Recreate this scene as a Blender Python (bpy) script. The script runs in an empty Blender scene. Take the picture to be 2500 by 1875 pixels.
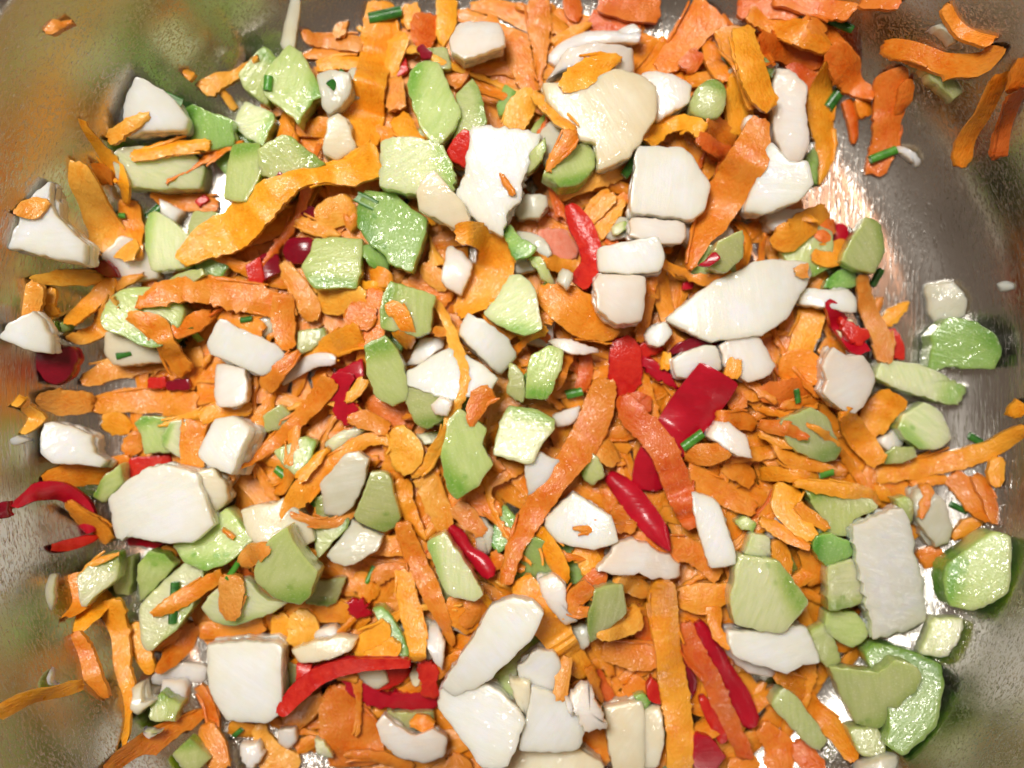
import bpy, math, random
import numpy as np
from mathutils import noise as mnoise, Vector

# ------------------------------------------------------------------ camera, world, lamps, exposure
scene = bpy.context.scene
col = scene.collection
CAM_H = 0.240            # lens height above the bowl floor (m)
TAN = 0.5                # tan of half the horizontal field of view
cam_d = bpy.data.cameras.new('camera')
cam_d.sensor_width = 36.0
cam_d.lens = 36.0 / 2 / TAN
cam_d.clip_start = 0.005
cam_d.clip_end = 20
cam_d.dof.use_dof = True
cam_d.dof.focus_distance = 0.210
cam_d.dof.aperture_fstop = 9
cam = bpy.data.objects.new('camera', cam_d)
cam.location = (0, 0, CAM_H)
col.objects.link(cam)
scene.camera = cam

world = bpy.data.worlds.new('World')
scene.world = world
world.use_nodes = True
bg = world.node_tree.nodes['Background']
bg.inputs['Color'].default_value = (0.90, 0.68, 0.52, 1)
bg.inputs['Strength'].default_value = 0.22


def area(name, loc, target, size, power, color):
    d = bpy.data.lights.new(name, 'AREA')
    d.shape = 'DISK'
    d.size = size
    d.energy = power
    d.color = color
    o = bpy.data.objects.new(name, d)
    o.location = loc
    o.rotation_euler = (Vector(target) - Vector(loc)).to_track_quat('-Z', 'Y').to_euler()
    col.objects.link(o)
    return o


area('window_light', (-0.12, 0.17, 0.50), (-0.03, 0.0, 0), 0.17, 2.75, (1.0, 0.955, 0.88))
area('ceiling_lamp', (0.215, 0.10, 0.58), (0.02, 0, 0), 0.05, 0.10, (1.0, 0.52, 0.32))
scene.view_settings.view_transform = 'Standard'
scene.view_settings.look = 'None'
scene.view_settings.exposure = 0.1
scene.view_settings.gamma = 1.0
scene.view_settings.use_curve_mapping = False
scene.cycles.use_denoising = True
scene.cycles.max_bounces = 6
scene.cycles.transmission_bounces = 4
scene.cycles.diffuse_bounces = 2
scene.cycles.glossy_bounces = 3
scene.cycles.caustics_reflective = False
scene.cycles.use_adaptive_sampling = True
scene.cycles.adaptive_threshold = 0.03

R = random.Random(11)
PXT = TAN / 1250.0


def unproj(u, v, z):
    return (u - 1250.0) * PXT * (CAM_H - z), -(v - 937.5) * PXT * (CAM_H - z)


def mm_px(z=0.015):
    return PXT * (CAM_H - z)


# ------------------------------------------------------------------ materials
def new_mat(name):
    m = bpy.data.materials.new(name)
    m.use_nodes = True
    nt = m.node_tree
    b = nt.nodes['Principled BSDF']
    return m, nt, b


def N(nt, typ, **kw):
    n = nt.nodes.new(typ)
    for k, v in kw.items():
        setattr(n, k, v)
    return n


def coords(nt):
    """object coordinates shifted by a per-object random offset"""
    tc = N(nt, 'ShaderNodeTexCoord')
    oi = N(nt, 'ShaderNodeObjectInfo')
    mul = N(nt, 'ShaderNodeMath', operation='MULTIPLY')
    mul.inputs[1].default_value = 3.7
    nt.links.new(oi.outputs['Random'], mul.inputs[0])
    add = N(nt, 'ShaderNodeVectorMath', operation='ADD')
    nt.links.new(tc.outputs['Object'], add.inputs[0])
    nt.links.new(mul.outputs[0], add.inputs[1])
    return add.outputs[0], oi.outputs['Random']


def spun(nt, v, rnd):
    vr = N(nt, 'ShaderNodeVectorRotate', rotation_type='Z_AXIS')
    nt.links.new(v, vr.inputs['Vector'])
    nt.links.new(math_node(nt, 'MULTIPLY', rnd, 43.0), vr.inputs['Angle'])
    return vr.outputs[0]


def tex_noise(nt, vec, scale, detail=4, rough=0.6):
    n = N(nt, 'ShaderNodeTexNoise')
    n.inputs['Scale'].default_value = scale
    n.inputs['Detail'].default_value = detail
    n.inputs['Roughness'].default_value = rough
    nt.links.new(vec, n.inputs['Vector'])
    return n.outputs['Fac']


def ramp(nt, fac, stops):
    r = N(nt, 'ShaderNodeValToRGB')
    while len(r.color_ramp.elements) < len(stops):
        r.color_ramp.elements.new(0.5)
    for e, (p, c) in zip(r.color_ramp.elements, stops):
        e.position = p
        e.color = (c[0], c[1], c[2], 1)
    nt.links.new(fac, r.inputs['Fac'])
    return r.outputs['Color']


def mix(nt, fac, a, b, mode='MIX'):
    m = N(nt, 'ShaderNodeMix', data_type='RGBA', blend_type=mode)
    if isinstance(fac, (int, float)):
        m.inputs[0].default_value = fac
    else:
        nt.links.new(fac, m.inputs[0])
    for v, i in ((a, 6), (b, 7)):
        if isinstance(v, tuple):
            m.inputs[i].default_value = (v[0], v[1], v[2], 1)
        else:
            nt.links.new(v, m.inputs[i])
    return m.outputs[2]


def attr(nt, name):
    a = N(nt, 'ShaderNodeAttribute', attribute_name=name)
    return a.outputs['Fac']


def bump(nt, b, fac, strength, dist):
    n = N(nt, 'ShaderNodeBump')
    n.inputs['Strength'].default_value = strength
    n.inputs['Distance'].default_value = dist
    nt.links.new(fac, n.inputs['Height'])
    nt.links.new(n.outputs[0], b.inputs['Normal'])


def math_node(nt, op, a, b=None, clamp=False):
    n = N(nt, 'ShaderNodeMath', operation=op, use_clamp=clamp)
    for i, v in enumerate((a, b)):
        if v is None:
            continue
        if isinstance(v, (int, float)):
            n.inputs[i].default_value = v
        else:
            nt.links.new(v, n.inputs[i])
    return n.outputs[0]


def sss(b, w, radius, scale):
    b.inputs['Subsurface Weight'].default_value = w
    b.inputs['Subsurface Radius'].default_value = radius
    b.inputs['Subsurface Scale'].default_value = scale


def wet(nt, b, v, weight, rough, scale, dist=0.0004):
    """film of juice on the cut surface: a thin coat with its own fine ripple"""
    b.inputs['Coat Weight'].default_value = weight
    b.inputs['Coat Roughness'].default_value = rough
    b.inputs['Coat IOR'].default_value = 1.45
    n = N(nt, 'ShaderNodeBump')
    n.inputs['Strength'].default_value = 0.8
    n.inputs['Distance'].default_value = dist
    nt.links.new(tex_noise(nt, v, scale, 2, 0.5), n.inputs['Height'])
    nt.links.new(n.outputs[0], b.inputs['Coat Normal'])


def make_carrot(name, base, pale, deep):
    m, nt, b = new_mat(name)
    v, rnd = coords(nt)
    f = tex_noise(nt, v, 420, 3, 0.6)
    al = N(nt, 'ShaderNodeAttribute', attribute_name='along')
    ac = N(nt, 'ShaderNodeAttribute', attribute_name='across')
    cv = N(nt, 'ShaderNodeCombineXYZ')
    nt.links.new(math_node(nt, 'MULTIPLY', al.outputs['Fac'], 0.72), cv.inputs[0])
    nt.links.new(ac.outputs['Fac'], cv.inputs[1])
    nt.links.new(math_node(nt, 'MULTIPLY', rnd, 2.0), cv.inputs[2])
    g = tex_noise(nt, cv.outputs[0], 1900, 3, 0.62)
    c = ramp(nt, f, [(0.22, deep), (0.5, base), (0.85, pale)])
    c = mix(nt, math_node(nt, 'MULTIPLY', math_node(nt, 'SUBTRACT', g, 0.44, True), 2.2, True), c, pale)
    core = tex_noise(nt, v, 70, 2, 0.5)
    c = mix(nt, ramp(nt, core, [(0.45, (0, 0, 0)), (0.75, (0.75,) * 3)]), c, pale)
    edge = attr(nt, 'edge')
    c = mix(nt, math_node(nt, 'MULTIPLY', edge, 0.35), c, pale)
    hs = N(nt, 'ShaderNodeHueSaturation')
    h = math_node(nt, 'ADD', math_node(nt, 'MULTIPLY', rnd, 0.026), 0.486)
    val = math_node(nt, 'ADD', math_node(nt, 'MULTIPLY', rnd, 0.30), 0.80)
    nt.links.new(h, hs.inputs['Hue'])
    nt.links.new(val, hs.inputs['Value'])
    nt.links.new(c, hs.inputs['Color'])
    nt.links.new(hs.outputs[0], b.inputs['Base Color'])
    nt.links.new(ramp(nt, f, [(0.35, (0.24,) * 3), (0.65, (0.48,) * 3)]), b.inputs['Roughness'])
    b.inputs['Specular IOR Level'].default_value = 0.5
    h2 = math_node(nt, 'ADD', math_node(nt, 'MULTIPLY', f, 0.4), math_node(nt, 'MULTIPLY', g, 0.8))
    bump(nt, b, h2, 0.7, 0.00048)
    wet(nt, b, v, 0.5, 0.09, 760, 0.0008)
    return m


def make_onion(name, base, tint, edgec):
    m, nt, b = new_mat(name)
    v, rnd = coords(nt)
    mp = N(nt, 'ShaderNodeMapping')
    mp.inputs['Scale'].default_value = (1.0, 0.12, 0.3)
    nt.links.new(spun(nt, v, rnd), mp.inputs['Vector'])
    st = tex_noise(nt, mp.outputs[0], 700, 3, 0.55)
    f = tex_noise(nt, v, 150, 3, 0.5)
    g = tex_noise(nt, v, 2800, 2, 0.6)
    c = ramp(nt, f, [(0.35, tint), (0.58, base)])
    c = mix(nt, ramp(nt, st, [(0.42, (0, 0, 0)), (0.68, (0.6,) * 3)]), c, tint)
    edge = attr(nt, 'edge')
    c = mix(nt, math_node(nt, 'MULTIPLY', edge, 0.75), c, edgec)
    nt.links.new(c, b.inputs['Base Color'])
    b.inputs['Roughness'].default_value = 0.27
    b.inputs['Specular IOR Level'].default_value = 0.45
    sss(b, 0.85, (1.0, 0.82, 0.60), 0.0034)
    h2 = math_node(nt, 'ADD', math_node(nt, 'MULTIPLY', st, 1.1), math_node(nt, 'ADD', math_node(nt, 'MULTIPLY', f, 0.5), math_node(nt, 'MULTIPLY', g, 0.35)))
    bump(nt, b, h2, 0.45, 0.00028)
    wet(nt, b, v, 0.6, 0.07, 340, 0.0013)
    if 'glassy' in name:
        b.inputs['Transmission Weight'].default_value = 0.12
        b.inputs['IOR'].default_value = 1.38
    return m


def make_celery(name, flesh, mid, rind):
    m, nt, b = new_mat(name)
    v, rnd = coords(nt)
    mp = N(nt, 'ShaderNodeMapping')
    mp.inputs['Scale'].default_value = (1.0, 0.14, 0.4)
    nt.links.new(spun(nt, v, rnd), mp.inputs['Vector'])
    st = tex_noise(nt, mp.outputs[0], 1100, 2, 0.5)
    f = tex_noise(nt, v, 140, 3, 0.6)
    g = tex_noise(nt, v, 2000, 3, 0.65)
    skin = attr(nt, 'skin')
    s2 = math_node(nt, 'ADD', skin, math_node(nt, 'MULTIPLY', math_node(nt, 'SUBTRACT', f, 0.5), 0.45), True)
    c = ramp(nt, s2, [(0.05, flesh), (0.42, mid), (0.85, rind)])
    # strings of the stalk, cut across: small green dots in a row just inside the rind
    vo = N(nt, 'ShaderNodeTexVoronoi', voronoi_dimensions='3D')
    vo.inputs['Scale'].default_value = 300
    nt.links.new(v, vo.inputs['Vector'])
    dot = ramp(nt, vo.outputs['Distance'], [(0.16, (1, 1, 1)), (0.34, (0, 0, 0))])
    band = ramp(nt, skin, [(0.04, (0, 0, 0)), (0.20, (1, 1, 1)), (0.75, (0, 0, 0))])
    c = mix(nt, math_node(nt, 'MULTIPLY', math_node(nt, 'MULTIPLY', dot, band), 0.75), c, rind)
    c = mix(nt, ramp(nt, st, [(0.40, (0, 0, 0)), (0.76, (0.5,) * 3)]), c, mid)
    c = mix(nt, ramp(nt, g, [(0.56, (0, 0, 0)), (0.76, (0.45,) * 3)]), c, (0.86, 0.88, 0.66))
    c = mix(nt, math_node(nt, 'MULTIPLY', attr(nt, 'edge'), 0.55), c, mid)
    hs = N(nt, 'ShaderNodeHueSaturation')
    nt.links.new(math_node(nt, 'ADD', math_node(nt, 'MULTIPLY', rnd, 0.03), 0.485), hs.inputs['Hue'])
    nt.links.new(math_node(nt, 'ADD', math_node(nt, 'MULTIPLY', rnd, 0.25), 0.85), hs.inputs['Value'])
    nt.links.new(c, hs.inputs['Color'])
    nt.links.new(hs.outputs[0], b.inputs['Base Color'])
    b.inputs['Roughness'].default_value = 0.22
    b.inputs['Specular IOR Level'].default_value = 0.5
    sss(b, 0.90, (0.80, 1.0, 0.30), 0.0040)
    h2 = math_node(nt, 'ADD', math_node(nt, 'MULTIPLY', st, 0.9), math_node(nt, 'ADD', math_node(nt, 'MULTIPLY', f, 0.5), math_node(nt, 'MULTIPLY', g, 0.7)))
    bump(nt, b, h2, 0.5, 0.00032)
    wet(nt, b, v, 0.75, 0.06, 380, 0.0013)
    return m


def make_plain(name, c1, c2, rough, sw=0.0, rad=(1, .3, .1), sc=0.001, scale=300, bs=0.3, coat=0.0):
    m, nt, b = new_mat(name)
    v, rnd = coords(nt)
    f = tex_noise(nt, v, scale, 4, 0.6)
    nt.links.new(ramp(nt, f, [(0.35, c1), (0.65, c2)]), b.inputs['Base Color'])
    b.inputs['Roughness'].default_value = rough
    if sw:
        sss(b, sw, rad, sc)
    if coat:
        b.inputs['Specular IOR Level'].default_value = 0.3
        b.inputs['Coat Weight'].default_value = coat
        b.inputs['Coat Roughness'].default_value = 0.05
    if coat:
        mp = N(nt, 'ShaderNodeMapping')
        mp.inputs['Rotation'].default_value = (0, 0, 0.45)
        mp.inputs['Scale'].default_value = (0.16, 1.0, 0.3)
        nt.links.new(v, mp.inputs['Vector'])
        st = tex_noise(nt, mp.outputs[0], 420, 2, 0.5)
        st = ramp(nt, st, [(0.42, (0.3,) * 3), (0.50, (1,) * 3), (0.58, (0.45,) * 3)])
        f = math_node(nt, 'ADD', math_node(nt, 'MULTIPLY', f, 0.7), math_node(nt, 'MULTIPLY', st, 0.2))
    bump(nt, b, f, bs, 0.0006)
    return m


M = {
    'carrot': make_carrot('carrot_flesh', (0.88, 0.262, 0.008), (0.93, 0.41, 0.036), (0.80, 0.180, 0.005)),
    'carrot_y': make_carrot('carrot_pale_flesh', (0.88, 0.315, 0.020), (0.93, 0.49, 0.085), (0.82, 0.235, 0.012)),
    'carrot_r': make_carrot('carrot_deep_flesh', (0.82, 0.165, 0.008), (0.86, 0.28, 0.03), (0.70, 0.105, 0.004)),
    'onion': make_onion('onion_flesh', (0.96, 0.96, 0.93), (0.90, 0.89, 0.80), (0.86, 0.78, 0.58)),
    'onion_p': make_onion('onion_pink_flesh', (0.94, 0.88, 0.83), (0.90, 0.80, 0.72), (0.90, 0.68, 0.50)),
    'onion_c': make_onion('onion_cream_flesh', (0.90, 0.83, 0.66), (0.84, 0.74, 0.54), (0.82, 0.66, 0.40)),
    'onion_t': make_onion('onion_glassy_flesh', (0.80, 0.79, 0.68), (0.70, 0.68, 0.53), (0.72, 0.64, 0.46)),
    'celery': make_celery('celery_flesh', (0.62, 0.72, 0.31), (0.42, 0.57, 0.15), (0.15, 0.38, 0.03)),
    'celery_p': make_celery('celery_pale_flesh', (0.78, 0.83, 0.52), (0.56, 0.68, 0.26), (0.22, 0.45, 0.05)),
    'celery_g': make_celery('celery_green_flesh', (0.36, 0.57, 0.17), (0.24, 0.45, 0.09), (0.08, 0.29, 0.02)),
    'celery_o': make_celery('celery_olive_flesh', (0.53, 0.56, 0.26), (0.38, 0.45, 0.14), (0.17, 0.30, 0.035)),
    'chili': make_plain('chili_skin', (0.42, 0.005, 0.018), (0.52, 0.008, 0.025), 0.28, 0.12, (1, .1, .05), 0.001, 220, 0.35, 0.25),
    'chili_d': make_plain('chili_dark_skin', (0.19, 0.004, 0.014), (0.28, 0.006, 0.020), 0.24, 0.08, (1, .1, .1), 0.001, 220, 0.35, 0.4),
    'chili_f': make_plain('chili_flesh', (0.56, 0.012, 0.010), (0.68, 0.035, 0.018), 0.26, 0.2, (1, .25, .1), 0.0015, 420, 0.7),
    'pith': make_plain('chili_pith', (0.80, 0.24, 0.14), (0.84, 0.36, 0.25), 0.42, 0.4, (1, .4, .25), 0.0015, 600, 0.5),
    'seed': make_plain('chili_seed_coat', (0.80, 0.70, 0.42), (0.86, 0.80, 0.58), 0.35, 0.2, (1, .8, .5), 0.001, 700, 0.3),
    'chive': make_plain('chive_skin', (0.020, 0.10, 0.016), (0.05, 0.21, 0.030), 0.26, 0.1, (.4, 1, .2), 0.0006, 500, 0.4, 0.15),
    'chive_b': make_plain('chive_bright_skin', (0.05, 0.22, 0.02), (0.10, 0.33, 0.035), 0.30, 0.1, (.4, 1, .2), 0.0006, 500, 0.4),
    'chive_in': make_plain('chive_inside', (0.24, 0.42, 0.22), (0.42, 0.56, 0.38), 0.35, 0.2, (.6, 1, .5), 0.0006, 700, 0.3),
}


def make_steel():
    m, nt, b = new_mat('brushed_steel')
    b.inputs['Metallic'].default_value = 1.0
    tc = N(nt, 'ShaderNodeTexCoord')
    v = tc.outputs['Object']
    f = tex_noise(nt, v, 26, 5, 0.6)
    nt.links.new(ramp(nt, f, [(0.3, (0.46, 0.44, 0.41)), (0.7, (0.58, 0.555, 0.52))]), b.inputs['Base Color'])
    nt.links.new(ramp(nt, f, [(0.3, (0.17,) * 3), (0.7, (0.24,) * 3)]), b.inputs['Roughness'])
    # short scratches in several directions
    tot = None
    for k, (ang, sc, w) in enumerate(((20, 130, 1.0), (75, 150, 0.9), (128, 120, 0.9), (100, 190, 0.7))):
        mp = N(nt, 'ShaderNodeMapping')
        mp.inputs['Rotation'].default_value = (0, 0, math.radians(ang))
        mp.inputs['Location'].default_value = (k * 0.37, k * 0.11, 0)
        mp.inputs['Scale'].default_value = (1.0, 0.055, 1.0)
        nt.links.new(v, mp.inputs['Vector'])
        n = tex_noise(nt, mp.outputs[0], sc * 15, 2, 0.5)
        n = ramp(nt, n, [(0.60, (0, 0, 0)), (0.70, (1, 1, 1))])
        n = math_node(nt, 'MULTIPLY', n, w)
        tot = n if tot is None else math_node(nt, 'ADD', tot, n)
    fine = tex_noise(nt, v, 900, 4, 0.7)
    tot = math_node(nt, 'ADD', tot, math_node(nt, 'MULTIPLY', fine, 0.16))
    bump(nt, b, tot, 0.5, 0.00006)
    return m


M['steel'] = make_steel()


# ------------------------------------------------------------------ bowl
BCX, BCY = 0.006, -0.005
BOWL = dict(r0=0.088, fil=0.024, ang=74.0, rim=0.054)


def brad(x, y):
    return math.hypot(x - BCX, y - BCY)


def bowl_z(r):
    r0, fr, a = BOWL['r0'], BOWL['fil'], math.radians(BOWL['ang'])
    if r <= r0:
        return 0.0
    d = r - r0
    if d <= fr * math.sin(a):
        return fr - math.sqrt(max(0, fr * fr - d * d))
    return fr * (1 - math.cos(a)) + (d - fr * math.sin(a)) * math.tan(a)


def build_bowl():
    a = math.radians(BOWL['ang'])
    fr, r0 = BOWL['fil'], BOWL['r0']
    prof = [(0.0, 0.0), (r0 * 0.35, 0.0), (r0 * 0.7, 0.0), (r0, 0.0)]
    for i in range(1, 13):
        t = a * i / 12
        prof.append((r0 + fr * math.sin(t), fr * (1 - math.cos(t))))
    rb, zb = prof[-1]
    for i in range(1, 9):
        z = zb + (BOWL['rim'] - zb) * i / 8
        prof.append((rb + (z - zb) / math.tan(a), z))
    rr, zr = prof[-1]
    for i in range(1, 7):                       # rolled lip
        t = math.pi * i / 6
        prof.append((rr + 0.003 - 0.003 * math.cos(t), zr + 0.003 * math.sin(t)))
    th = 0.0011
    for (r, z) in reversed(prof[:23]):          # outer skin
        prof.append((r + th * 0.9 if r > 0 else 0.0, z - th))
    seg = 128
    vs, fs, rings = [], [], []
    for (r, z) in prof:
        if r < 1e-6:
            rings.append([len(vs)])
            vs.append((0, 0, z))
        else:
            rings.append(list(range(len(vs), len(vs) + seg)))
            for k in range(seg):
                t = 2 * math.pi * k / seg
                vs.append((r * math.cos(t), r * math.sin(t), z))
    for A, B in zip(rings[:-1], rings[1:]):
        for k in range(seg):
            k2 = (k + 1) % seg
            if len(A) == 1:
                fs.append((A[0], B[k2], B[k])[::-1])
            elif len(B) == 1:
                fs.append((A[k], A[k2], B[0])[::-1])
            else:
                fs.append((A[k], A[k2], B[k2], B[k])[::-1])
    me = bpy.data.meshes.new('steel_bowl')
    me.from_pydata(vs, [], fs)
    me.polygons.foreach_set('use_smooth', [True] * len(fs))
    me.materials.append(M['steel'])
    me.validate()
    o = bpy.data.objects.new('mixing_bowl', me)
    o.location = (BCX, BCY, 0)
    col.objects.link(o)
    o['label'] = 'scratched stainless steel mixing bowl holding the chopped vegetables'
    o['category'] = 'bowl'
    return o


build_bowl()

# ------------------------------------------------------------------ height field of the pile
CELL = 0.0008
GX0, GY0 = -0.130, -0.105
NX, NY = int(0.260 / CELL) + 1, int(0.210 / CELL) + 1
gx = GX0 + np.arange(NX) * CELL
gy = GY0 + np.arange(NY) * CELL
HF = np.zeros((NX, NY))
for i_ in range(NX):
    for j_ in range(NY):
        HF[i_, j_] = min(0.06, bowl_z(brad(gx[i_], gy[j_])))


def h_at(x, y):
    i = min(max(int((x - GX0) / CELL + 0.5), 0), NX - 1)
    j = min(max(int((y - GY0) / CELL + 0.5), 0), NY - 1)
    return HF[i, j]


def march(u, v):
    """where the line of sight through this point of the picture meets the pile or the bowl"""
    z = 0.064
    while z > 0:
        x, y = unproj(u, v, z)
        if brad(x, y) > 0.118 + z * 0.2 or h_at(x, y) >= z:
            h = max(h_at(x, y), bowl_z(brad(x, y)))
            if h >= z:
                return x, y, z
        z -= 0.0006
    x, y = unproj(u, v, 0.0)
    return x, y, 0.0


def poly_cells(poly):
    xs = [p[0] for p in poly]
    ys = [p[1] for p in poly]
    i0 = max(0, int((min(xs) - GX0) / CELL)); i1 = min(NX - 1, int((max(xs) - GX0) / CELL) + 1)
    j0 = max(0, int((min(ys) - GY0) / CELL)); j1 = min(NY - 1, int((max(ys) - GY0) / CELL) + 1)
    if i1 <= i0 or j1 <= j0:
        return None
    X, Y = np.meshgrid(gx[i0:i1 + 1], gy[j0:j1 + 1], indexing='ij')
    ins = np.zeros(X.shape, bool)
    n = len(poly)
    for k in range(n):
        x1, y1 = poly[k]
        x2, y2 = poly[(k + 1) % n]
        if y1 == y2:
            continue
        c = ((y1 > Y) != (y2 > Y)) & (X < (x2 - x1) * (Y - y1) / (y2 - y1) + x1)
        ins ^= c
    if not ins.any():
        return None
    I, J = np.nonzero(ins)
    return I + i0, J + j0


# ------------------------------------------------------------------ mesh helpers
def fbm(p, s):
    return mnoise.fractal(Vector(p) * s, 0.6, 2.1, 3)


def chaikin(poly, cut):
    out = []
    n = len(poly)
    for k in range(n):
        a, b = poly[k], poly[(k + 1) % n]
        out.append((a[0] + (b[0] - a[0]) * cut, a[1] + (b[1] - a[1]) * cut))
        out.append((a[0] + (b[0] - a[0]) * (1 - cut), a[1] + (b[1] - a[1]) * (1 - cut)))
    return out


def resample(poly, step):
    pts = []
    n = len(poly)
    for k in range(n):
        a, b = poly[k], poly[(k + 1) % n]
        L = math.hypot(b[0] - a[0], b[1] - a[1])
        m = max(1, int(round(L / step)))
        for q in range(m):
            t = q / m
            pts.append((a[0] + (b[0] - a[0]) * t, a[1] + (b[1] - a[1]) * t))
    return pts


def area_of(poly):
    return 0.5 * sum(poly[k][0] * poly[(k + 1) % len(poly)][1] - poly[(k + 1) % len(poly)][0] * poly[k][1] for k in range(len(poly)))


def mesh_obj(name, vs, fs, mat, edge=None, skin=None, sharp=38, uv=None):
    me = bpy.data.meshes.new(name)
    me.from_pydata(vs, [], fs)
    me.polygons.foreach_set('use_smooth', [True] * len(fs))
    try:
        me.set_sharp_from_angle(angle=math.radians(sharp))
    except Exception:
        pass
    if edge is not None:
        a = me.attributes.new('edge', 'FLOAT', 'POINT')
        a.data.foreach_set('value', edge)
    if skin is not None:
        a = me.attributes.new('skin', 'FLOAT', 'POINT')
        a.data.foreach_set('value', skin)
    if uv is not None:
        for q, nm in enumerate(('along', 'across')):
            a = me.attributes.new(nm, 'FLOAT', 'POINT')
            a.data.foreach_set('value', [p[q] for p in uv])
    me.materials.append(mat)
    o = bpy.data.objects.new(name, me)
    col.objects.link(o)
    return o


def sstep(a, b, x):
    t = min(1, max(0, (x - a) / (b - a)))
    return t * t * (3 - 2 * t)


def slab(poly, t, shear=(0, 0), bev=0.0003, dome=0.0, rough=0.00009, skin=None, grad=(0, 0), cut=0.09, rib=False, seed=0, bow=0.0, bowdir=0.0):
    """a cut piece: outline at the top, real thickness below, rounded arrises, uneven faces.
    local frame: z = 0 at the middle of the underside plane"""
    if area_of(poly) < 0:
        poly = poly[::-1]
    gc = (sum(p[0] for p in poly) / len(poly), sum(p[1] for p in poly) / len(poly))
    poly = [(gc[0] + (p[0] - gc[0]) * 1.035, gc[1] + (p[1] - gc[1]) * 1.035) for p in poly]
    P = chaikin(poly, cut)
    P = chaikin(P, 0.22)
    rad = math.sqrt(abs(area_of(P)) / math.pi)
    step = min(0.0011, max(0.0005, rad / 6))
    P = resample(P, step)
    n = len(P)
    cx = sum(p[0] for p in P) / n
    cy = sum(p[1] for p in P) / n
    Q = []
    sd = None
    if skin is not None:
        sd = (math.cos(math.radians(skin)), -math.sin(math.radians(skin)))
    mx = max((abs((p[0] - cx) * sd[0] + (p[1] - cy) * sd[1]) for p in P), default=1) if sd else 1
    for k, p in enumerate(P):
        a, b = P[k - 1], P[(k + 1) % n]
        tx, ty = b[0] - a[0], b[1] - a[1]
        L = math.hypot(tx, ty) or 1e-9
        nx, ny = ty / L, -tx / L
        w = fbm((p[0] + seed, p[1] - seed, seed * .7), 420) * rough * 2.4 + R.uniform(-1, 1) * rough * 0.55
        if rib and sd:
            pr = ((p[0] - cx) * sd[0] + (p[1] - cy) * sd[1]) / mx
            if pr > 0.45:
                w += 0.00028 * math.sin(k * step / 0.0024 * 2 * math.pi)
        Q.append((p[0] + nx * w, p[1] + ny * w, nx, ny))
    vs, edge, sk = [], [], []

    def put(x, y, z, e):
        px = ((x - cx) * sd[0] + (y - cy) * sd[1]) / mx if sd else 0
        vs.append((x, y, z))
        edge.append(e)
        sk.append(sstep(0.15, 0.92, px) if sd else 0.0)

    rings = []
    bd = (math.cos(bowdir), math.sin(bowdir))

    def ring(f, z, inset, sh, e, nz):
        ids = []
        for (x, y, nx, ny) in Q:
            xx = cx + (x - cx) * f * (1 - inset / rad)
            yy = cy + (y - cy) * f * (1 - inset / rad)
            zz = z + nz * mnoise.noise(Vector((xx * 150 + seed * 9, yy * 150, seed)))
            ql = ((xx - cx) * bd[0] + (yy - cy) * bd[1]) / max(rad, 1e-6)
            zz += bow * (0.5 - ql * ql)
            if nz:
                zz += dome * (0.6 - 0.55 * ((xx - cx) ** 2 + (yy - cy) ** 2) / (rad * rad))
            xx += shear[0] * sh
            yy += shear[1] * sh
            zz += grad[0] * (xx - cx) + grad[1] * (yy - cy)
            ids.append(len(vs))
            put(xx, yy, zz, e)
        rings.append(ids)

    bev = min(bev, t * 0.22, rad * 0.22)
    nz = 0.00022
    c0 = len(vs)
    put(cx, cy, t + dome * 0.6 + bow * 0.5 + 0.00022 * mnoise.noise(Vector((cx * 150 + seed * 9, cy * 150, seed))), 0)
    for f in (0.25, 0.5, 0.72, 0.9):
        ring(f, t, bev * f, 0, 0.0 if f < 0.6 else 0.18 if f < 0.8 else 0.5, nz)
    ring(1.0, t, bev, 0, 0.7, nz * 0.8)
    ring(1.0, t - bev * 0.35, bev * 0.25, 0.03, 1.0, nz * 0.8)
    ring(1.0, t - bev * 1.2, 0, 0.12, 0.8, nz * 0.6)
    ring(1.0, t * 0.5, R.uniform(-1, 1) * rough, 0.5, 0.25, nz * 0.6)
    ring(1.0, bev * 0.8, 0, 0.95, 0.4, nz * 0.5)
    ring(1.0, 0, bev * 0.8, 1.0, 0.6, 0)
    ring(0.5, 0, 0, 1.0, 0.2, 0)
    c1 = len(vs)
    put(cx + shear[0], cy + shear[1], grad[0] * shear[0] + grad[1] * shear[1] + bow * 0.5, 0)
    fs, side = [], []
    r0 = rings[0]
    for k in range(n):
        fs.append((c0, r0[k], r0[(k + 1) % n])); side.append(False)
    for q in range(len(rings) - 1):
        A, B = rings[q], rings[q + 1]
        for k in range(n):
            k2 = (k + 1) % n
            fs.append((A[k], B[k], B[k2], A[k2])); side.append(6 <= q <= 8)
    rl = rings[-1]
    for k in range(n):
        fs.append((c1, rl[(k + 1) % n], rl[k])); side.append(False)
    return vs, fs, edge, sk, side


def catmull(pts, step):
    """pts: (x, y, w); resampled list"""
    out = []
    n = len(pts)
    for k in range(n - 1):
        p0 = pts[max(0, k - 1)]; p1 = pts[k]; p2 = pts[k + 1]; p3 = pts[min(n - 1, k + 2)]
        L = math.hypot(p2[0] - p1[0], p2[1] - p1[1])
        m = max(1, int(round(L / step)))
        for q in range(m):
            t = q / m
            r = []
            for c in range(3):
                a, b, d, e = p0[c], p1[c], p2[c], p3[c]
                r.append(0.5 * (2 * b + (d - a) * t + (2 * a - 5 * b + 4 * d - e) * t * t + (3 * b - a - 3 * d + e) * t ** 3))
            out.append((r[0], r[1], max(0.0004, r[2])))
    out.append(tuple(pts[-1]))
    return out


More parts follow.
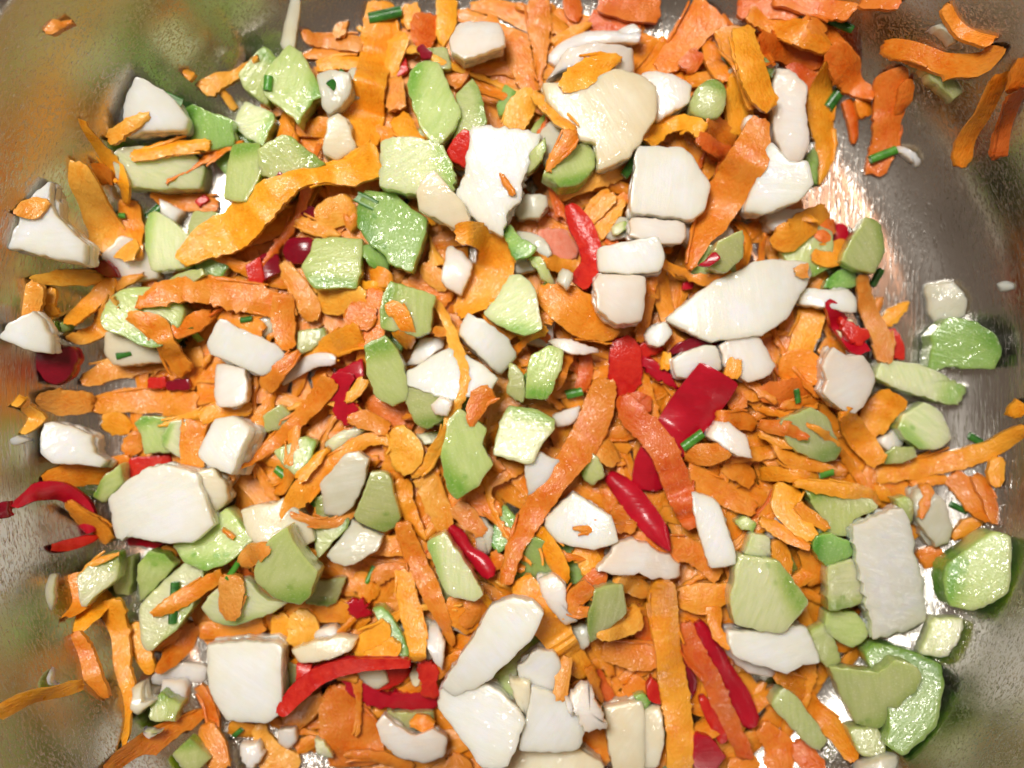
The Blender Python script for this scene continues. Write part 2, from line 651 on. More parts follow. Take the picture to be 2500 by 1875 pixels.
def ribbon_mesh(S, zc, t, fray=1.0, cup=0.0, seed=0.0, roll=0.3, z_off=0.0, wmul=1.0, blunt=False):
    """S: samples (x, y, w), zc: underside height of each sample"""
    n = len(S)
    NU = 6
    us = [-1, -0.62, -0.2, 0.2, 0.62, 1]
    vs, edge, rings, uv = [], [], [], []
    dirs = []
    for k in range(n):
        a, b = S[max(0, k - 2)], S[min(n - 1, k + 2)]
        tx, ty = b[0] - a[0], b[1] - a[1]
        L = math.hypot(tx, ty) or 1e-9
        dirs.append((-ty / L, tx / L, tx / L, ty / L))
    spike = [[max(0.0, R.gauss(-0.2, 1)) for _ in range(n)] for _ in range(2)]
    rz = roll * 0.5 * R.uniform(-1, 1)
    for k, (x, y, w) in enumerate(S):
        nx, ny, tx, ty = dirs[k]
        ids = []
        e_ = min(k, n - 1 - k)
        endf = min(1.0, (0.86 if blunt else 0.70) + 0.15 * e_)
        rl = rz + roll * fbm((k * 0.0007, seed, 3.1), 50)
        sides = []
        for sgn in (0, 1):
            e = fbm((x + seed + sgn, y, seed), 330) * 0.00030 * fray + spike[sgn][k] * 0.00022 * fray
            sides.append(max(0.00022, w * 0.5 * wmul * endf + e))
        gz = 0.00010 * math.sin(k * 0.9 + seed)
        for top in (1, 0):
            for u in (us if top else us[::-1]):
                hw = sides[1] if u > 0 else sides[0]
                d = u * hw
                th = t * (1 - 0.22 * u * u) * (0.7 + 0.3 * endf)
                j = (mnoise.noise(Vector(((x + nx * d) * 420 + seed, (y + ny * d) * 420, seed + top))) * 0.00013 + gz * u) * min(1.0, fray)
                sl = R.uniform(-1, 1) * 0.0003 * fray if e_ == 0 else 0
                z = zc[k] + z_off + rl * d + cup * (u * u) + (th + j if top else 0)
                ids.append(len(vs))
                uv.append((k * 0.0007 + seed, d + top * 0.01))
                vs.append((x + nx * d + tx * sl, y + ny * d + ty * sl, z))
                edge.append(1.0 if abs(u) > 0.9 else (0.2 if abs(u) > 0.5 else 0.0))
        rings.append(ids)
    fs = []
    m = 2 * NU
    for k in range(n - 1):
        A, B = rings[k], rings[k + 1]
        for q in range(m):
            q2 = (q + 1) % m
            fs.append((A[q], B[q], B[q2], A[q2]))
    for ids, fl in ((rings[0], False), (rings[-1], True)):
        for q in range(NU - 1):
            f = (ids[q], ids[q + 1], ids[m - 2 - q], ids[m - 1 - q])
            fs.append(f[::-1] if fl else f)
    return vs, fs, edge, uv


# ------------------------------------------------------------------ the list of pieces
ITEMS = []
T_X = T_Y = 0.0
ZF = 3.456


def T(c, r, x0=None):
    global T_X, T_Y
    T_X = (0, 600, 1200, 1860)[c] if x0 is None else x0
    T_Y = (0, 465, 930, 1395)[r]


def nat(x, y):
    return T_X + x / ZF, T_Y + y / ZF


def conv_extra(kw):
    if 'extra' in kw:
        kw['extra'] = [(a, b, [nat(f[i], f[i + 1]) for i in range(0, len(f), 2)], t) for a, b, f, t in kw['extra']]


def D(kind, L, desc, pts, t=6.0, s=(0, 0), **kw):
    conv_extra(kw)
    P = [nat(pts[i], pts[i + 1]) for i in range(0, len(pts), 2)]
    ITEMS.append(dict(geo='slab', kind=kind, L=L, desc=desc, P=P, t=t * 1e-3, s=(s[0] / ZF, s[1] / ZF), **kw))


def S(L, pts, desc='', t=1.5, mat='carrot', **kw):
    P = [nat(pts[i], pts[i + 1]) + (pts[i + 2] / ZF,) for i in range(0, len(pts), 3)]
    ITEMS.append(dict(geo='rib', kind='S', L=L, desc=desc, P=P, t=t * 1e-3, mat=mat, **kw))


def RB(kind, L, desc, pts, t=1.8, **kw):
    conv_extra(kw)
    P = [nat(pts[i], pts[i + 1]) + (pts[i + 2] / ZF,) for i in range(0, len(pts), 3)]
    ITEMS.append(dict(geo='rib', kind=kind, L=L, desc=desc, P=P, t=t * 1e-3, **kw))


def V(L, desc, x1, y1, x2, y2, w, **kw):
    ITEMS.append(dict(geo='tube', kind='V', L=L, desc=desc, P=[nat(x1, y1), nat(x2, y2)], w=w / ZF, **kw))



# ---- tile 0,0
T(0, 0)
D('O', 6, 'white onion chunk with a cream edge and a chive snippet on its rim', [1245,740,1330,770,1520,890,1580,930,1650,1060,1640,1150,1400,1210,1200,1230,1140,1140,1130,950,1200,840], 8, ref='the onion chunk by the steel wall')
V(8, 'dark green split chive perched on the onion chunk by the steel wall', 1330,790,1520,860, 95, half=1)
S(7, [680,1010,60, 760,1150,110, 860,1280,130, 980,1430,140, 1050,1560,130, 1060,1720,90])
S(6, [1270,970,60, 1100,1060,110, 920,1190,140], mat='carrot_y')
S(8, [1780,1220,90, 1500,1250,120, 1250,1300,120, 1110,1320,80])
D('E', 5, 'pale watery celery piece with a white end under an orange shred', [1000,1340,1100,1290,1600,1300,1670,1310,1790,1470,1760,1640,1500,1650,1130,1620,1080,1550], 7, mat='celery_p', skin=None)
D('E', 4, 'bright green celery piece squeezed behind a white onion chunk', [1600,960,1700,950,1950,1030,2060,1110,2000,1250,1880,1300,1760,1340,1640,1180], 6, mat='celery_g', skin=200)
S(6, [2180,490,40, 2000,620,90, 1850,680,150, 1700,770,160], mat='carrot_y')
S(5, [1870,760,60, 1990,930,70], mat='carrot_y')
S(3, [1550,620,60, 1600,640,90, 1640,620,50], 'tiny carrot crumb stuck to bare steel beside a celery cluster', mat='carrot_y')
S(3, [385,270,80, 480,200,130, 540,220,60, 620,195,60], 'tiny lone carrot crumb high on the bare steel wall', mat='carrot_y')
S(7, [640,1370,200, 680,1550,300, 790,1800,300, 960,2020,290, 1160,2150,140], 'broad pale yellow carrot slice lying over a big white onion wedge', mat='carrot_y', t=1.8)
S(5, [820,1380,160, 900,1560,180])
# ---- tile 1,0
T(1, 0)
D('E', 6, 'large pale green celery slice with green dots along one side', [230,560,420,460,520,540,580,620,640,790,640,930,490,1100,450,1050,230,880,150,720], 6, skin=10, ref='the large dotted celery slice')
D('E', 5, 'light green celery wedge behind a dotted celery slice', [-60,640,0,560,150,400,280,500,200,650,170,870,0,760], 6, skin=300)
V(8, 'short olive chive snippet standing upright on a dotted celery slice', 190,640,182,765, 90, mat='chive_b')
V(7, 'dark green chive snippet with a pale stripe on glassy onion', 830,595,715,745, 115)
D('O', 5, 'glassy onion piece under a dark chive snippet', [590,620,720,590,880,620,900,760,800,890,690,960,650,900], 6, mat='onion_t')
D('E', 7, 'small pale celery cube with a bright green rind side', [-20,840,230,950,250,1000,150,1240,0,1150,-120,1030], 6, skin=20, mat='celery_p')
D('E', 6, 'celery cube with a pale cut face and soft green dots', [110,1270,330,1140,390,1160,600,1330,660,1370,430,1480,380,1530,130,1480], 7, skin=330)
D('H', 6, 'small dark red chili chip under the edge of a long carrot shred', [280,1445,380,1540,240,1610,170,1640], 2, mat='chili_d')
D('O', 5, 'cream onion wedge half hidden under a broad carrot shred', [700,1000,780,960,860,1000,930,1260,760,1340,640,1300], 7, mat='onion_c')
S(7, [1140,20,220, 1150,300,320, 1110,500,290, 1050,700,270, 1000,950,370, 980,1120,360, 950,1290,230], 'broad rough carrot shred running down past the dotted celery slice', t=2.0)
S(8, [1130,1330,280, 920,1430,290, 650,1500,180, 400,1600,190, 150,1790,360, -50,1930,380, -300,2030,330, -560,2200,130], 'very long carrot shred with a wide end, draped diagonally over red chili', t=1.8)
S(5, [480,260,60, 560,330,100, 700,350,130, 900,370,150, 1000,390,120], mat='carrot_y')
S(5, [870,190,40, 800,230,90, 800,320,120], mat='carrot_y')
S(4, [480,480,60, 700,440,150, 950,440,150])
S(4, [600,560,100, 800,530,130, 1000,540,100])
RB('O', 3, 'slim pale onion sliver leaning on the steel wall', [430,-20,80, 390,180,110, 350,430,120], 1.6, mat='onion_c')
V(9, 'fat green chive snippet with pale stripe on a broad carrot shred', 1035,155,1310,90, 115)
S(6, [1380,40,180, 1390,150,150, 1340,220,120])
S(6, [1690,-20,190, 1700,150,170, 1670,300,130, 1670,395,30])
S(4, [1540,120,220, 1500,300,220, 1520,420,100], mat='carrot_r')
S(6, [1330,280,100, 1290,380,150, 1230,560,120, 1210,680,60])
D('O', 6, 'pinkish white onion block with rounded corners', [1800,160,2130,160,2170,260,2180,390,1950,490,1840,520,1740,440,1720,330,1770,220], 8, mat='onion_p', dome=0.6, ref='the pinkish white onion block')
D('H', 5, 'small bright red chili chip beside a green celery slice', [1280,430,1340,470,1380,590,1330,630,1200,680,1240,560], 2.5, mat='chili', ins=1)
D('H', 4, 'small dark maroon chili chip in a shadowed gap', [1440,400,1500,370,1580,440,1560,490,1480,480], 2, mat='chili_d')
D('E', 7, 'long oval celery slice with a green rim', [1460,490,1600,480,1660,580,1750,810,1820,920,1760,1080,1640,1240,1560,1200,1480,1080,1420,920,1360,720,1380,590], 6, skin=190, mat='celery', dome=0.3, cut=.22, ref='the long oval celery slice')
S(5, [1920,470,50, 1800,600,210, 1720,730,160])
D('E', 5, 'dull celery wedge leaning behind an oval celery slice', [1910,650,1970,740,2040,1050,1940,1100,1870,1180,1740,1190,1800,950,1770,780], 6, skin=350, mat='celery_o')
S(6, [1260,650,150, 1260,800,180, 1270,930,150], mat='carrot_y')
S(4, [1280,980,200, 1400,1150,150, 1510,1200,60])
D('E', 4, 'small dark green celery chip between carrot shreds', [2190,690,2110,880,2140,970,2280,920,2290,780], 4, mat='celery_g', skin=0)
D('E', 6, 'celery cube with a cream cut face and a ridged bright green rind', [1160,1210,1300,1190,1440,1200,1660,1260,1700,1330,1770,1520,1750,1650,1400,1650,1130,1570], 8, skin=345, mat='celery_p', rib=True, ref='the ridged celery cube')
D('H', 5, 'bright red chili chip tucked beside a ragged white onion chunk', [1780,1180,1830,1130,1900,1160,1890,1330,1850,1420,1740,1370,1700,1290], 2.5, mat='chili', ins=1)
# ---- tile 2,0
T(2, 0)
D('O', 8, 'large ragged snow white onion chunk with a carrot fleck on it', [-170,1075,0,1085,410,1133,405,1260,310,1380,260,1520,240,1660,155,1760,85,1970,-20,1920,-120,1865,-280,1660,-295,1590,-205,1485,-190,1280], 8, rough=.00032, ref='the large ragged onion chunk')
S(9, [70,1470,40, 120,1540,60, 190,1640,50], 'tiny orange carrot fleck on a ragged white onion chunk')
S(7, [390,-20,180, 400,200,200, 410,450,120, 400,650,60, 390,760,80])
S(7, [200,280,200, 230,500,230, 300,700,130, 360,800,120])
S(7, [370,790,150, 250,900,230, 170,1090,200], mat='carrot_y')
S(8, [350,790,80, 480,920,120, 600,1030,130, 700,1120,80], mat='carrot_y')
S(5, [680,-20,170, 690,100,150, 720,190,60], mat='carrot_r')
S(6, [840,200,50, 650,300,100, 520,380,100])
S(5, [900,20,200, 1150,60,280, 1420,90,250], mat='carrot_r')
S(4, [830,150,200, 1000,230,220, 1250,260,150], mat='carrot_r')
RB('O', 7, 'curved cream onion strip arching over a big onion chunk', [510,540,110, 600,430,130, 800,330,120, 1050,310,100, 1250,330,90], 2.2, mat='onion_p')
D('O', 6, 'pale onion corner behind a curved onion strip', [1060,250,1200,190,1270,260,1240,330,1100,330], 5, mat='onion_p')
D('O', 5, 'peach tinted onion sheet under an orange carrot slice', [640,420,900,380,1200,390,1210,560,1100,600,600,580,470,650], 5, mat='onion_p')
S(9, [1100,490,40, 920,540,190, 760,640,240, 590,750,110], 'leaf shaped carrot slice lying on the biggest cream onion chunk')
D('O', 7, 'biggest cream onion chunk with smooth domed face', [440,690,560,700,800,690,1050,570,1250,620,1390,720,1390,950,1230,1220,1150,1330,900,1430,880,1200,720,1180,600,1000,480,830], 8, mat='onion_c', dome=1.2, bev=1.2, ref='the biggest cream onion chunk')
D('O', 6, 'pinkish onion tip poking out behind the biggest cream onion chunk', [1280,600,1400,590,1560,650,1690,720,1670,870,1400,1020,1340,900], 7, mat='onion_p')
D('O', 5, 'glassy onion sliver under thin carrot strands', [430,1080,520,980,660,1080,600,1300,450,1400,400,1200], 5, mat='onion_t')
D('E', 6, 'short glossy olive green stalk end standing upright', [1680,860,1740,740,1840,660,1940,700,1980,800,1960,930,1880,1010,1700,950], 9, mat='celery_o', skin=300, dome=1.4, cut=.25, ref='the glossy olive stalk end')
D('E', 8, 'small wet green celery piece with a scalloped rim', [480,1400,560,1380,700,1230,780,1190,880,1260,880,1400,740,1550,580,1570,440,1480], 5, s=(-10,40), skin=70, ref='the small wet celery piece')
S(9, [695,1100,100, 620,1230,130, 500,1380,80, 455,1440,30])
D('E', 7, 'green celery sliver leaning on a ragged white onion chunk', [280,1430,440,1260,450,1350,400,1480,280,1540], 4, mat='celery', skin=0)
D('O', 8, 'large white onion square with a rounded corner', [1230,1240,1630,1240,1700,1300,1860,1550,1800,1760,1700,1840,1180,1800,1170,1730,1200,1500], 9, s=(10,25), dome=.5, ref='the large white onion square')
V(8, 'dark green chive snippet touching a large white onion square', 1195,1385,1110,1495, 90)
S(6, [550,1640,150, 800,1540,150, 1200,1400,120], mat='carrot_y')
S(7, [1300,1200,170, 1450,1080,150, 1620,1110,120, 1730,1210,140])
S(8, [1680,1230,120, 1800,1280,130, 1960,1330,130, 1950,1520,150], 'bright folded carrot shred hugging a large white onion square', mat='carrot_r')
S(7, [1860,60,420, 1700,250,300, 1530,480,260, 1390,580,130], 'wide deep orange carrot shred sloping down from the bowl edge', mat='carrot_r')
S(7, [1980,220,230, 2080,430,260, 2200,720,250, 2260,900,200], mat='carrot')
S(6, [1620,600,180, 1740,470,150], mat='carrot_r')
S(5, [1830,350,100, 1900,560,150, 1970,700,80], mat='carrot_r')
S(6, [1800,1040,200, 1900,1150,260, 2000,1280,260], mat='carrot')
S(6, [2060,620,120, 2080,900,250, 2130,1120,250], mat='carrot')
S(9, [2230,1040,160, 2130,1350,330, 2000,1600,340, 1850,1850,310, 1750,2040,180, 1670,2270,60], 'wide smooth orange carrot shred tapering to a point beside a large white onion square', t=1.8, ref='the wide tapering carrot shred')
# ---- tile 3,0
T(3, 0, 1800)
S(8, [90,110,150, 300,200,210, 550,290,230, 790,430,90], 'smooth leaf shaped orange carrot shred on top of the deep orange heap', mat='carrot')
S(7, [600,200,150, 740,280,150], mat='carrot')
S(7, [180,370,200, 450,440,200, 720,500,180], mat='carrot_r')
S(8, [770,420,180, 900,560,270, 1000,720,220, 1140,835,70], mat='carrot_r')
S(6, [450,520,250, 600,640,200, 720,700,150], mat='carrot_r')
S(7, [40,230,200, 100,500,250, 180,750,250, 270,940,140], mat='carrot')
D('O', 7, 'long pinkish onion slice between two orange carrot shreds', [320,580,440,600,590,740,570,900,620,1200,560,1340,430,1380,310,1100,300,800], 5, mat='onion_p', dome=.5)
D('O', 7, 'white onion piece with a soft round shoulder over bare steel', [170,1290,290,1200,430,1380,560,1380,620,1570,500,1700,250,1790,100,1750,190,1430], 8, mat='onion', dome=.8, bev=1.2)
D('O', 6, 'tiny pink onion chip wedged between carrot shreds', [50,990,200,960,190,1040,60,1140], 3, mat='onion_p')
S(8, [745,530,30, 700,750,220, 700,1000,250, 740,1250,180, 690,1560,30], 'spindle shaped orange carrot shred hanging over bare steel', mat='carrot')
S(5, [930,850,130, 970,1000,100, 980,1220,40], mat='carrot_r')
S(5, [1040,830,140, 1080,990,130], mat='carrot_r')
S(4, [1440,680,100, 1400,850,120, 1330,980,60], mat='carrot_r')
S(5, [1310,585,260, 1290,900,280, 1240,1200,220, 1150,1480,150], 'flat straight sided deep orange carrot strip lying on bare steel', mat='carrot_r', ref='the flat carrot strip on the steel')
V(6, 'green chive snippet lying across a flat carrot strip on the steel', 1295,1290,1095,1365, 85, mat='chive_b')
D('O', 4, 'tiny pale onion bar lying on bare steel by a chive', [1300,1275,1350,1235,1535,1380,1490,1435], 2.6, mat='onion_p')
S(6, [1220,400,120, 1450,400,230, 1750,500,250, 2050,520,250, 2240,420,90], 'rough horizontal carrot shred lying near the right bowl wall', mat='carrot')
V(5, 'long dark green chive piece leaning up the steel wall', 1710,-40,1480,285, 140)
D('O', 4, 'small glassy onion chip behind a rough horizontal carrot shred', [1570,270,1750,190,1870,380,1700,420], 4, mat='onion_t')
S(4, [1740,60,90, 1900,250,150, 2150,360,150], mat='carrot_r')
D('E', 4, 'dull olive celery triangle lying on bare steel', [1460,640,1800,650,2050,670,1700,920,1530,780], 4, mat='celery_o', skin=330)
S(5, [2230,620,200, 2100,950,230, 1950,1200,230, 1880,1410,90], mat='carrot_r')
S(5, [2360,760,220, 2280,1050,200, 2230,1330,200], mat='carrot_r')
S(4, [2430,480,200, 2360,760,200], mat='carrot_r')
S(4, [1050,0,150, 1360,40,120], mat='carrot_r')
V(4, 'stubby dark chive piece lying on shaded steel', 740,200,925,290, 95)
D('E', 5, 'small green celery chip under a spindle shaped carrot shred', [560,1370,640,1250,680,1300,690,1560,610,1520], 4, mat='celery_g', skin=0)
D('E', 5, 'narrow dark green celery chip under orange shreds', [190,450,330,560,310,640,220,560], 4, mat='celery_g', skin=0)
S(5, [0,60,230, 250,40,280, 520,70,230], mat='carrot_r')
S(5, [300,-40,200, 680,30,250, 980,110,180], mat='carrot_r')
S(5, [560,150,200, 800,320,250, 1000,560,190], mat='carrot_r')
S(5, [-150,160,200, 60,330,240, 240,560,200], mat='carrot_r')
S(6, [330,330,180, 520,560,220, 640,760,120], mat='carrot_r')
# ---- tile 0,1
T(0, 1)
D('O', 6, 'big snow white onion wedge with sharp corners', [560,20,520,-20,380,30,250,130,190,310,140,500,370,550,920,670,930,510,700,290,620,120], 8, s=(0,15), ref='the big onion wedge')
S(8, [140,195,80, 270,160,190, 410,95,90], 'ragged yellow carrot scrap on the corner of a big white onion wedge', mat='carrot_y')
V(9, 'tiny round chive end lying on an orange shred', 1008,215,1065,215, 55, mat='chive_b')
V(8, 'small dark chive snippet at the tip of a pale celery piece', 1290,105,1185,205, 85)
D('E', 7, 'pale celery piece with a slanted side and a thin green rim', [1220,190,1280,165,1430,240,1610,390,1590,660,1260,670,1210,480], 6, skin=190, mat='celery_p', ref='the pale slanted celery piece')
D('O', 5, 'small peach onion triangle between carrot shreds', [1340,60,1530,170,1460,280,1360,180], 4, mat='onion_p')
S(7, [1290,10,90, 1500,90,160, 1850,130,110], mat='carrot')
D('H', 9, 'tiny orange red chili flake lying on a carrot shred', [1645,85,1720,30,1760,70,1680,135], 1.2, mat='chili_f')
D('E', 5, 'smooth olive celery piece with a rounded side', [1620,180,1840,180,1900,300,1850,420,1600,480,1580,340], 6, mat='celery_o', skin=0)
D('E', 6, 'narrow pale celery block behind the long carrot shred', [1930,-410,2180,-410,2220,-150,2100,110,1880,60], 6, mat='celery', skin=260)
S(5, [1080,80,200, 1090,300,250, 1120,520,200, 1150,600,80], mat='carrot')
D('E', 4, 'greyish celery chip in shadow behind a horizontal carrot shred', [1320,800,1480,700,1720,660,1740,720,1600,800,1400,860], 4, mat='celery_o', skin=None)
D('H', 4, 'dark purple chili curl peeking out under a big white onion wedge', [820,670,930,600,1000,660,1030,740,960,750], 3, mat='chili_d')
S(6, [270,760,80, 450,740,130, 700,740,110, 890,740,60], mat='carrot_y')
S(6, [330,790,150, 270,950,150, 210,1130,130, 190,1250,80], mat='carrot_y')
S(5, [450,820,80, 400,960,130, 480,1060,100], mat='carrot')
S(8, [970,740,80, 870,860,170, 700,1000,170, 590,1130,140], mat='carrot')
S(7, [980,920,80, 860,1130,180, 700,1240,120, 565,1240,30], mat='carrot_y')
S(6, [1220,710,40, 1080,760,80, 960,830,60], mat='carrot_y')
D('E', 6, 'thick green celery chunk crossed by two orange shreds', [970,850,1120,810,1330,820,1450,900,1540,1010,1450,1240,1330,1340,1100,1250,890,1160,880,1030], 8, mat='celery', skin=80, cut=.22, ref='the thick crossed celery chunk')
S(8, [1080,1060,90, 1280,1130,200, 1400,1280,180, 1480,1420,180, 1580,1540,170], mat='carrot')
S(7, [1150,980,60, 1350,880,200, 1600,830,230, 1900,860,260, 2200,930,240, 2460,1010,180], 'fuzzy horizontal carrot shred lying over a green celery chunk', mat='carrot', fray=1.6, t=2)
D('O', 7, 'rounded white onion petal above a dark red chili', [490,1050,540,1110,580,1230,580,1380,450,1360,240,1270,330,1150], 5, mat='onion', dome=.5, ref='the rounded onion petal')
D('H', 6, 'large dark maroon chili cap with a purple shine', [250,1310,450,1340,580,1360,700,1330,750,1430,700,1560,560,1640,430,1610,300,1480], 4, mat='chili_d', dome=1.2, ref='the dark maroon chili cap')
D('O', 7, 'flat cream onion triangle with a chive snippet on it', [900,1190,1060,1230,1430,1400,1360,1450,930,1480,860,1350], 5, mat='onion_c', ref='the flat onion triangle')
V(9, 'small dark green chive snippet in the middle of a cream onion triangle', 980,1400,1110,1365, 72)
S(6, [700,1620,100, 950,1510,200, 1300,1450,180, 1720,1400,160], mat='carrot_y')
D('H', 7, 'tiny bright red chili cube beside a dark chili strip', [1240,1580,1380,1570,1400,1660,1230,1670], 3, mat='chili_f')
D('H', 6, 'short dark red chili strip beside a tiny bright red cube', [1400,1600,1590,1580,1600,1680,1400,1690], 2, mat='chili_d')
D('E', 5, 'tiny green celery chip under a pointed carrot shred', [545,1120,660,1120,620,1190,580,1210], 3, mat='celery_g', skin=0)
V(8, 'tiny green chive pair beside a white onion block', 1690,1180,1715,1275, 72, mat='chive_b')
V(7, 'thin dark chive snippet under a fuzzy horizontal carrot shred', 2025,1095,2125,1080, 55)
S(6, [1810,1040,80, 1680,1130,160, 1580,1240,100], mat='carrot_r')
D('O', 7, 'white onion block with a slanted top face', [1880,1080,2080,1190,2300,1290,2420,1400,2300,1500,2190,1560,1950,1450,1780,1380,1750,1290], 7, s=(-10,20), ref='the slanted onion block')
D('O', 8, 'small shiny lilac white onion square stacked above a white cube', [1790,1460,2060,1490,2090,1660,2095,1780,1980,1830,1830,1810,1800,1650], 5, mat='onion_p', ref='the shiny lilac onion square')
# ---- tile 1,1
T(1, 1)
V(9, 'pale split chive piece with dark green edges on a green celery block', 925,40,1095,130, 115, half=1)
D('E', 7, 'largest deep green celery block with a wet speckled face', [1150,0,1260,20,1400,160,1520,240,1520,330,1440,600,1410,690,1220,620,1180,540,1040,440,950,300,930,120,1000,-20], 7, mat='celery_g', skin=160, ref='the deep green celery block')
D('O', 7, 'smooth white onion tongue between green celery and ragged onion', [1510,10,1620,-90,1730,40,1860,190,1940,390,1850,400,1660,300,1490,210,1480,80], 5, mat='onion_c')
D('E', 8, 'neat pale green celery square with a dotted lower edge', [570,400,800,390,970,400,970,700,940,820,580,830,470,650,540,520], 6, mat='celery', skin=95, ref='the neat celery square')
D('H', 5, 'dark cherry red chili piece with a bright white highlight', [320,430,450,390,570,400,560,520,480,610,380,620,300,540], 4, mat='chili_d', dome=1.5, cut=.25, ref='the shiny cherry chili')
D('H', 5, 'small dark red chili corner under a carrot chunk', [455,200,540,120,590,160,580,260], 2, mat='chili_d')
D('H', 5, 'maroon chili chip under the wide end of a long carrot shred', [110,550,230,490,290,680,150,760], 2, mat='chili_d')
D('H', 4, 'pinkish red chili flesh chip beside a maroon chip', [0,640,120,560,150,760,100,860,40,880], 3, mat='chili_f', ins=1)
S(6, [590,210,150, 760,190,260, 910,110,210], mat='carrot_y', t=2)
S(6, [430,260,80, 600,320,120, 800,385,40], mat='carrot_y')
S(6, [840,200,60, 890,290,90, 930,200,60], mat='carrot')
D('E', 5, 'dark shiny green celery knob under the deep green celery block', [980,480,1080,430,1200,600,1190,690,1070,660,1000,560], 5, mat='celery_g', skin=120, dome=.8)
S(7, [300,610,80, 460,850,190, 540,1000,200, 560,1100,120], mat='carrot_y')
S(8, [330,870,170, 320,1100,200, 370,1350,110], mat='carrot')
S(6, [620,930,220, 800,920,250, 1010,900,140], mat='carrot_y')
S(6, [870,980,180, 950,1050,260, 1100,1060,200], mat='carrot')
S(5, [1060,830,200, 1080,1000,220, 1060,1180,250, 940,1270,180], mat='carrot_r')
S(6, [430,1480,140, 700,1340,200, 980,1200,220], mat='carrot')
S(6, [1050,680,80, 1130,720,160, 1230,790,120], mat='carrot')
D('E', 6, 'bent celery piece partly under a ragged carrot scrap', [1230,770,1400,820,1590,880,1570,980,1550,1180,1430,1230,1300,1180,1140,1170,1140,1000,1170,870], 6, mat='celery', skin=200, ref='the bent celery piece')
S(8, [1140,950,80, 1260,1020,180, 1330,1180,190, 1370,1330,90], mat='carrot')
D('E', 8, 'upright celery baton with a glossy green end', [1000,1310,1180,1230,1250,1300,1330,1500,1380,1750,1230,1820,1100,1750,1030,1560], 7, mat='celery', skin=255, ref='the glossy ended celery baton')
D('O', 8, 'small pale onion lozenge sitting on a curled carrot shred', [1690,470,1740,460,1900,590,1910,640,1820,880,1650,780], 4, mat='onion_p')
S(7, [1790,430,150, 2040,450,250, 2110,650,330, 1980,850,330, 1790,1050,110], 'wide curled carrot shred cupping a small onion lozenge', mat='carrot', t=2, cup=1.0)
S(6, [1560,390,20, 1580,500,50, 1620,640,150], mat='carrot_y')
S(5, [1400,700,200, 1550,800,260, 1700,960,220], mat='carrot')
S(6, [1500,620,120, 1560,700,150, 1700,820,150], mat='carrot_y')
S(9, [1600,930,70, 1700,1110,80, 1770,1300,110, 1840,1500,100, 1830,1700,80, 1760,1840,70, 1670,2060,70, 1600,2190,100, 1510,2330,100, 1390,2400,80], 'long thin carrot strand looping over white onion and celery', mat='carrot_y', t=1.2)
S(8, [1590,1190,120, 1700,1190,80, 1840,1180,40], mat='carrot_y')
D('O', 8, 'layered white onion slice with two curved bands', [1880,1030,2060,1130,2212,1250,2290,1400,2150,1540,2060,1470,1930,1350,1810,1210,1830,1120], 6, s=(-25,20), mat='onion', bow=1.0, bowdir=-0.7, ref='the layered onion slice')
D('O', 8, 'white onion leaf under a long thin carrot strand', [1350,1530,1710,1320,1850,1390,2000,1480,2120,1580,2050,1700,1750,1770,1500,1690,1380,1640], 6, dome=.6, ref='the white onion leaf')
D('O', 6, 'glassy pink onion sheet behind a white onion leaf', [1340,1480,1470,1250,1660,1230,1660,1320,1500,1450], 3, mat='onion_p')
RB('O', 8, 'thin wavy pink onion sliver on carrot shreds', [310,1640,30, 450,1510,100, 600,1430,120, 765,1430,90], 1.6, mat='onion_p')
D('H', 6, 'triangular dark red chili piece beside a celery baton', [980,1420,1000,1560,900,1700,740,1660,740,1540], 2.5, mat='chili', dome=.8)
S(8, [440,1350,30, 350,1450,120, 230,1560,170, 170,1680,150], mat='carrot')
S(7, [700,1500,130, 640,1600,150, 600,1680,100], mat='carrot')
D('E', 4, 'murky celery chip sunk under a thin carrot rim', [430,1180,660,1160,690,1230,560,1340,440,1390], 4, mat='celery_o', skin=300)
# ---- tile 2,1
T(2, 1)
D('O', 7, 'wet peach onion block under a large white onion square', [1180,220,1650,260,1640,380,1600,440,1400,460,1160,390], 7, mat='onion_p')
D('E', 8, 'tiny green tipped celery chip beside a wet peach onion block', [1020,300,1130,255,1150,310,1060,380,1020,370], 2.5, mat='celery_p', skin=0)
D('O', 6, 'glassy onion flake holding a tiny celery chip', [970,380,1090,200,1230,260,1170,390,1010,420], 2.5, mat='onion_t')
RB('H', 8, 'crescent of red chili with a round pink pith', [650,120,90, 740,280,210, 820,450,200, 840,620,190, 720,800,200], 2.4, mat='chili', ins=1, cup=0.9,
   extra=[('pith', 'pith', [400,340,560,310,720,350,780,420,700,560,560,610,520,640,430,560,390,440], 3.2)], ref='the red chili crescent')
D('O', 8, 'tiny glassy onion nugget touching a red chili crescent', [600,640,690,700,640,840,550,770], 3, mat='onion_t')
D('O', 8, 'clean white onion bar lying above an onion cube', [900,470,1400,390,1450,580,1420,690,1170,700,920,680], 6, s=(5,10), ref='the clean onion bar')
D('O', 8, 'clean white onion cube below an onion bar', [870,770,900,700,1300,720,1310,800,1270,1100,1060,1130,890,1010], 8, s=(0,20), mat='onion_p', ref='the clean onion cube')
S(7, [1370,710,80, 1330,900,100, 1290,1100,100, 1240,1280,80], mat='carrot')
S(8, [1450,600,60, 1640,700,70, 1850,760,100, 2050,690,80, 2150,550,60, 2160,400,60, 2060,270,60], 'thin carrot strand bent into a hook beside a wide tapering shred', mat='carrot', t=1.2)
D('E', 5, 'grey green celery cube shaded inside a hooked carrot strand', [1900,430,2120,330,2130,560,2000,690,1850,640], 7, mat='celery_o', skin=None)
D('H', 6, 'dark red chili tip under a hooked carrot strand', [1830,550,1870,610,1790,670,1700,660], 2, mat='chili')
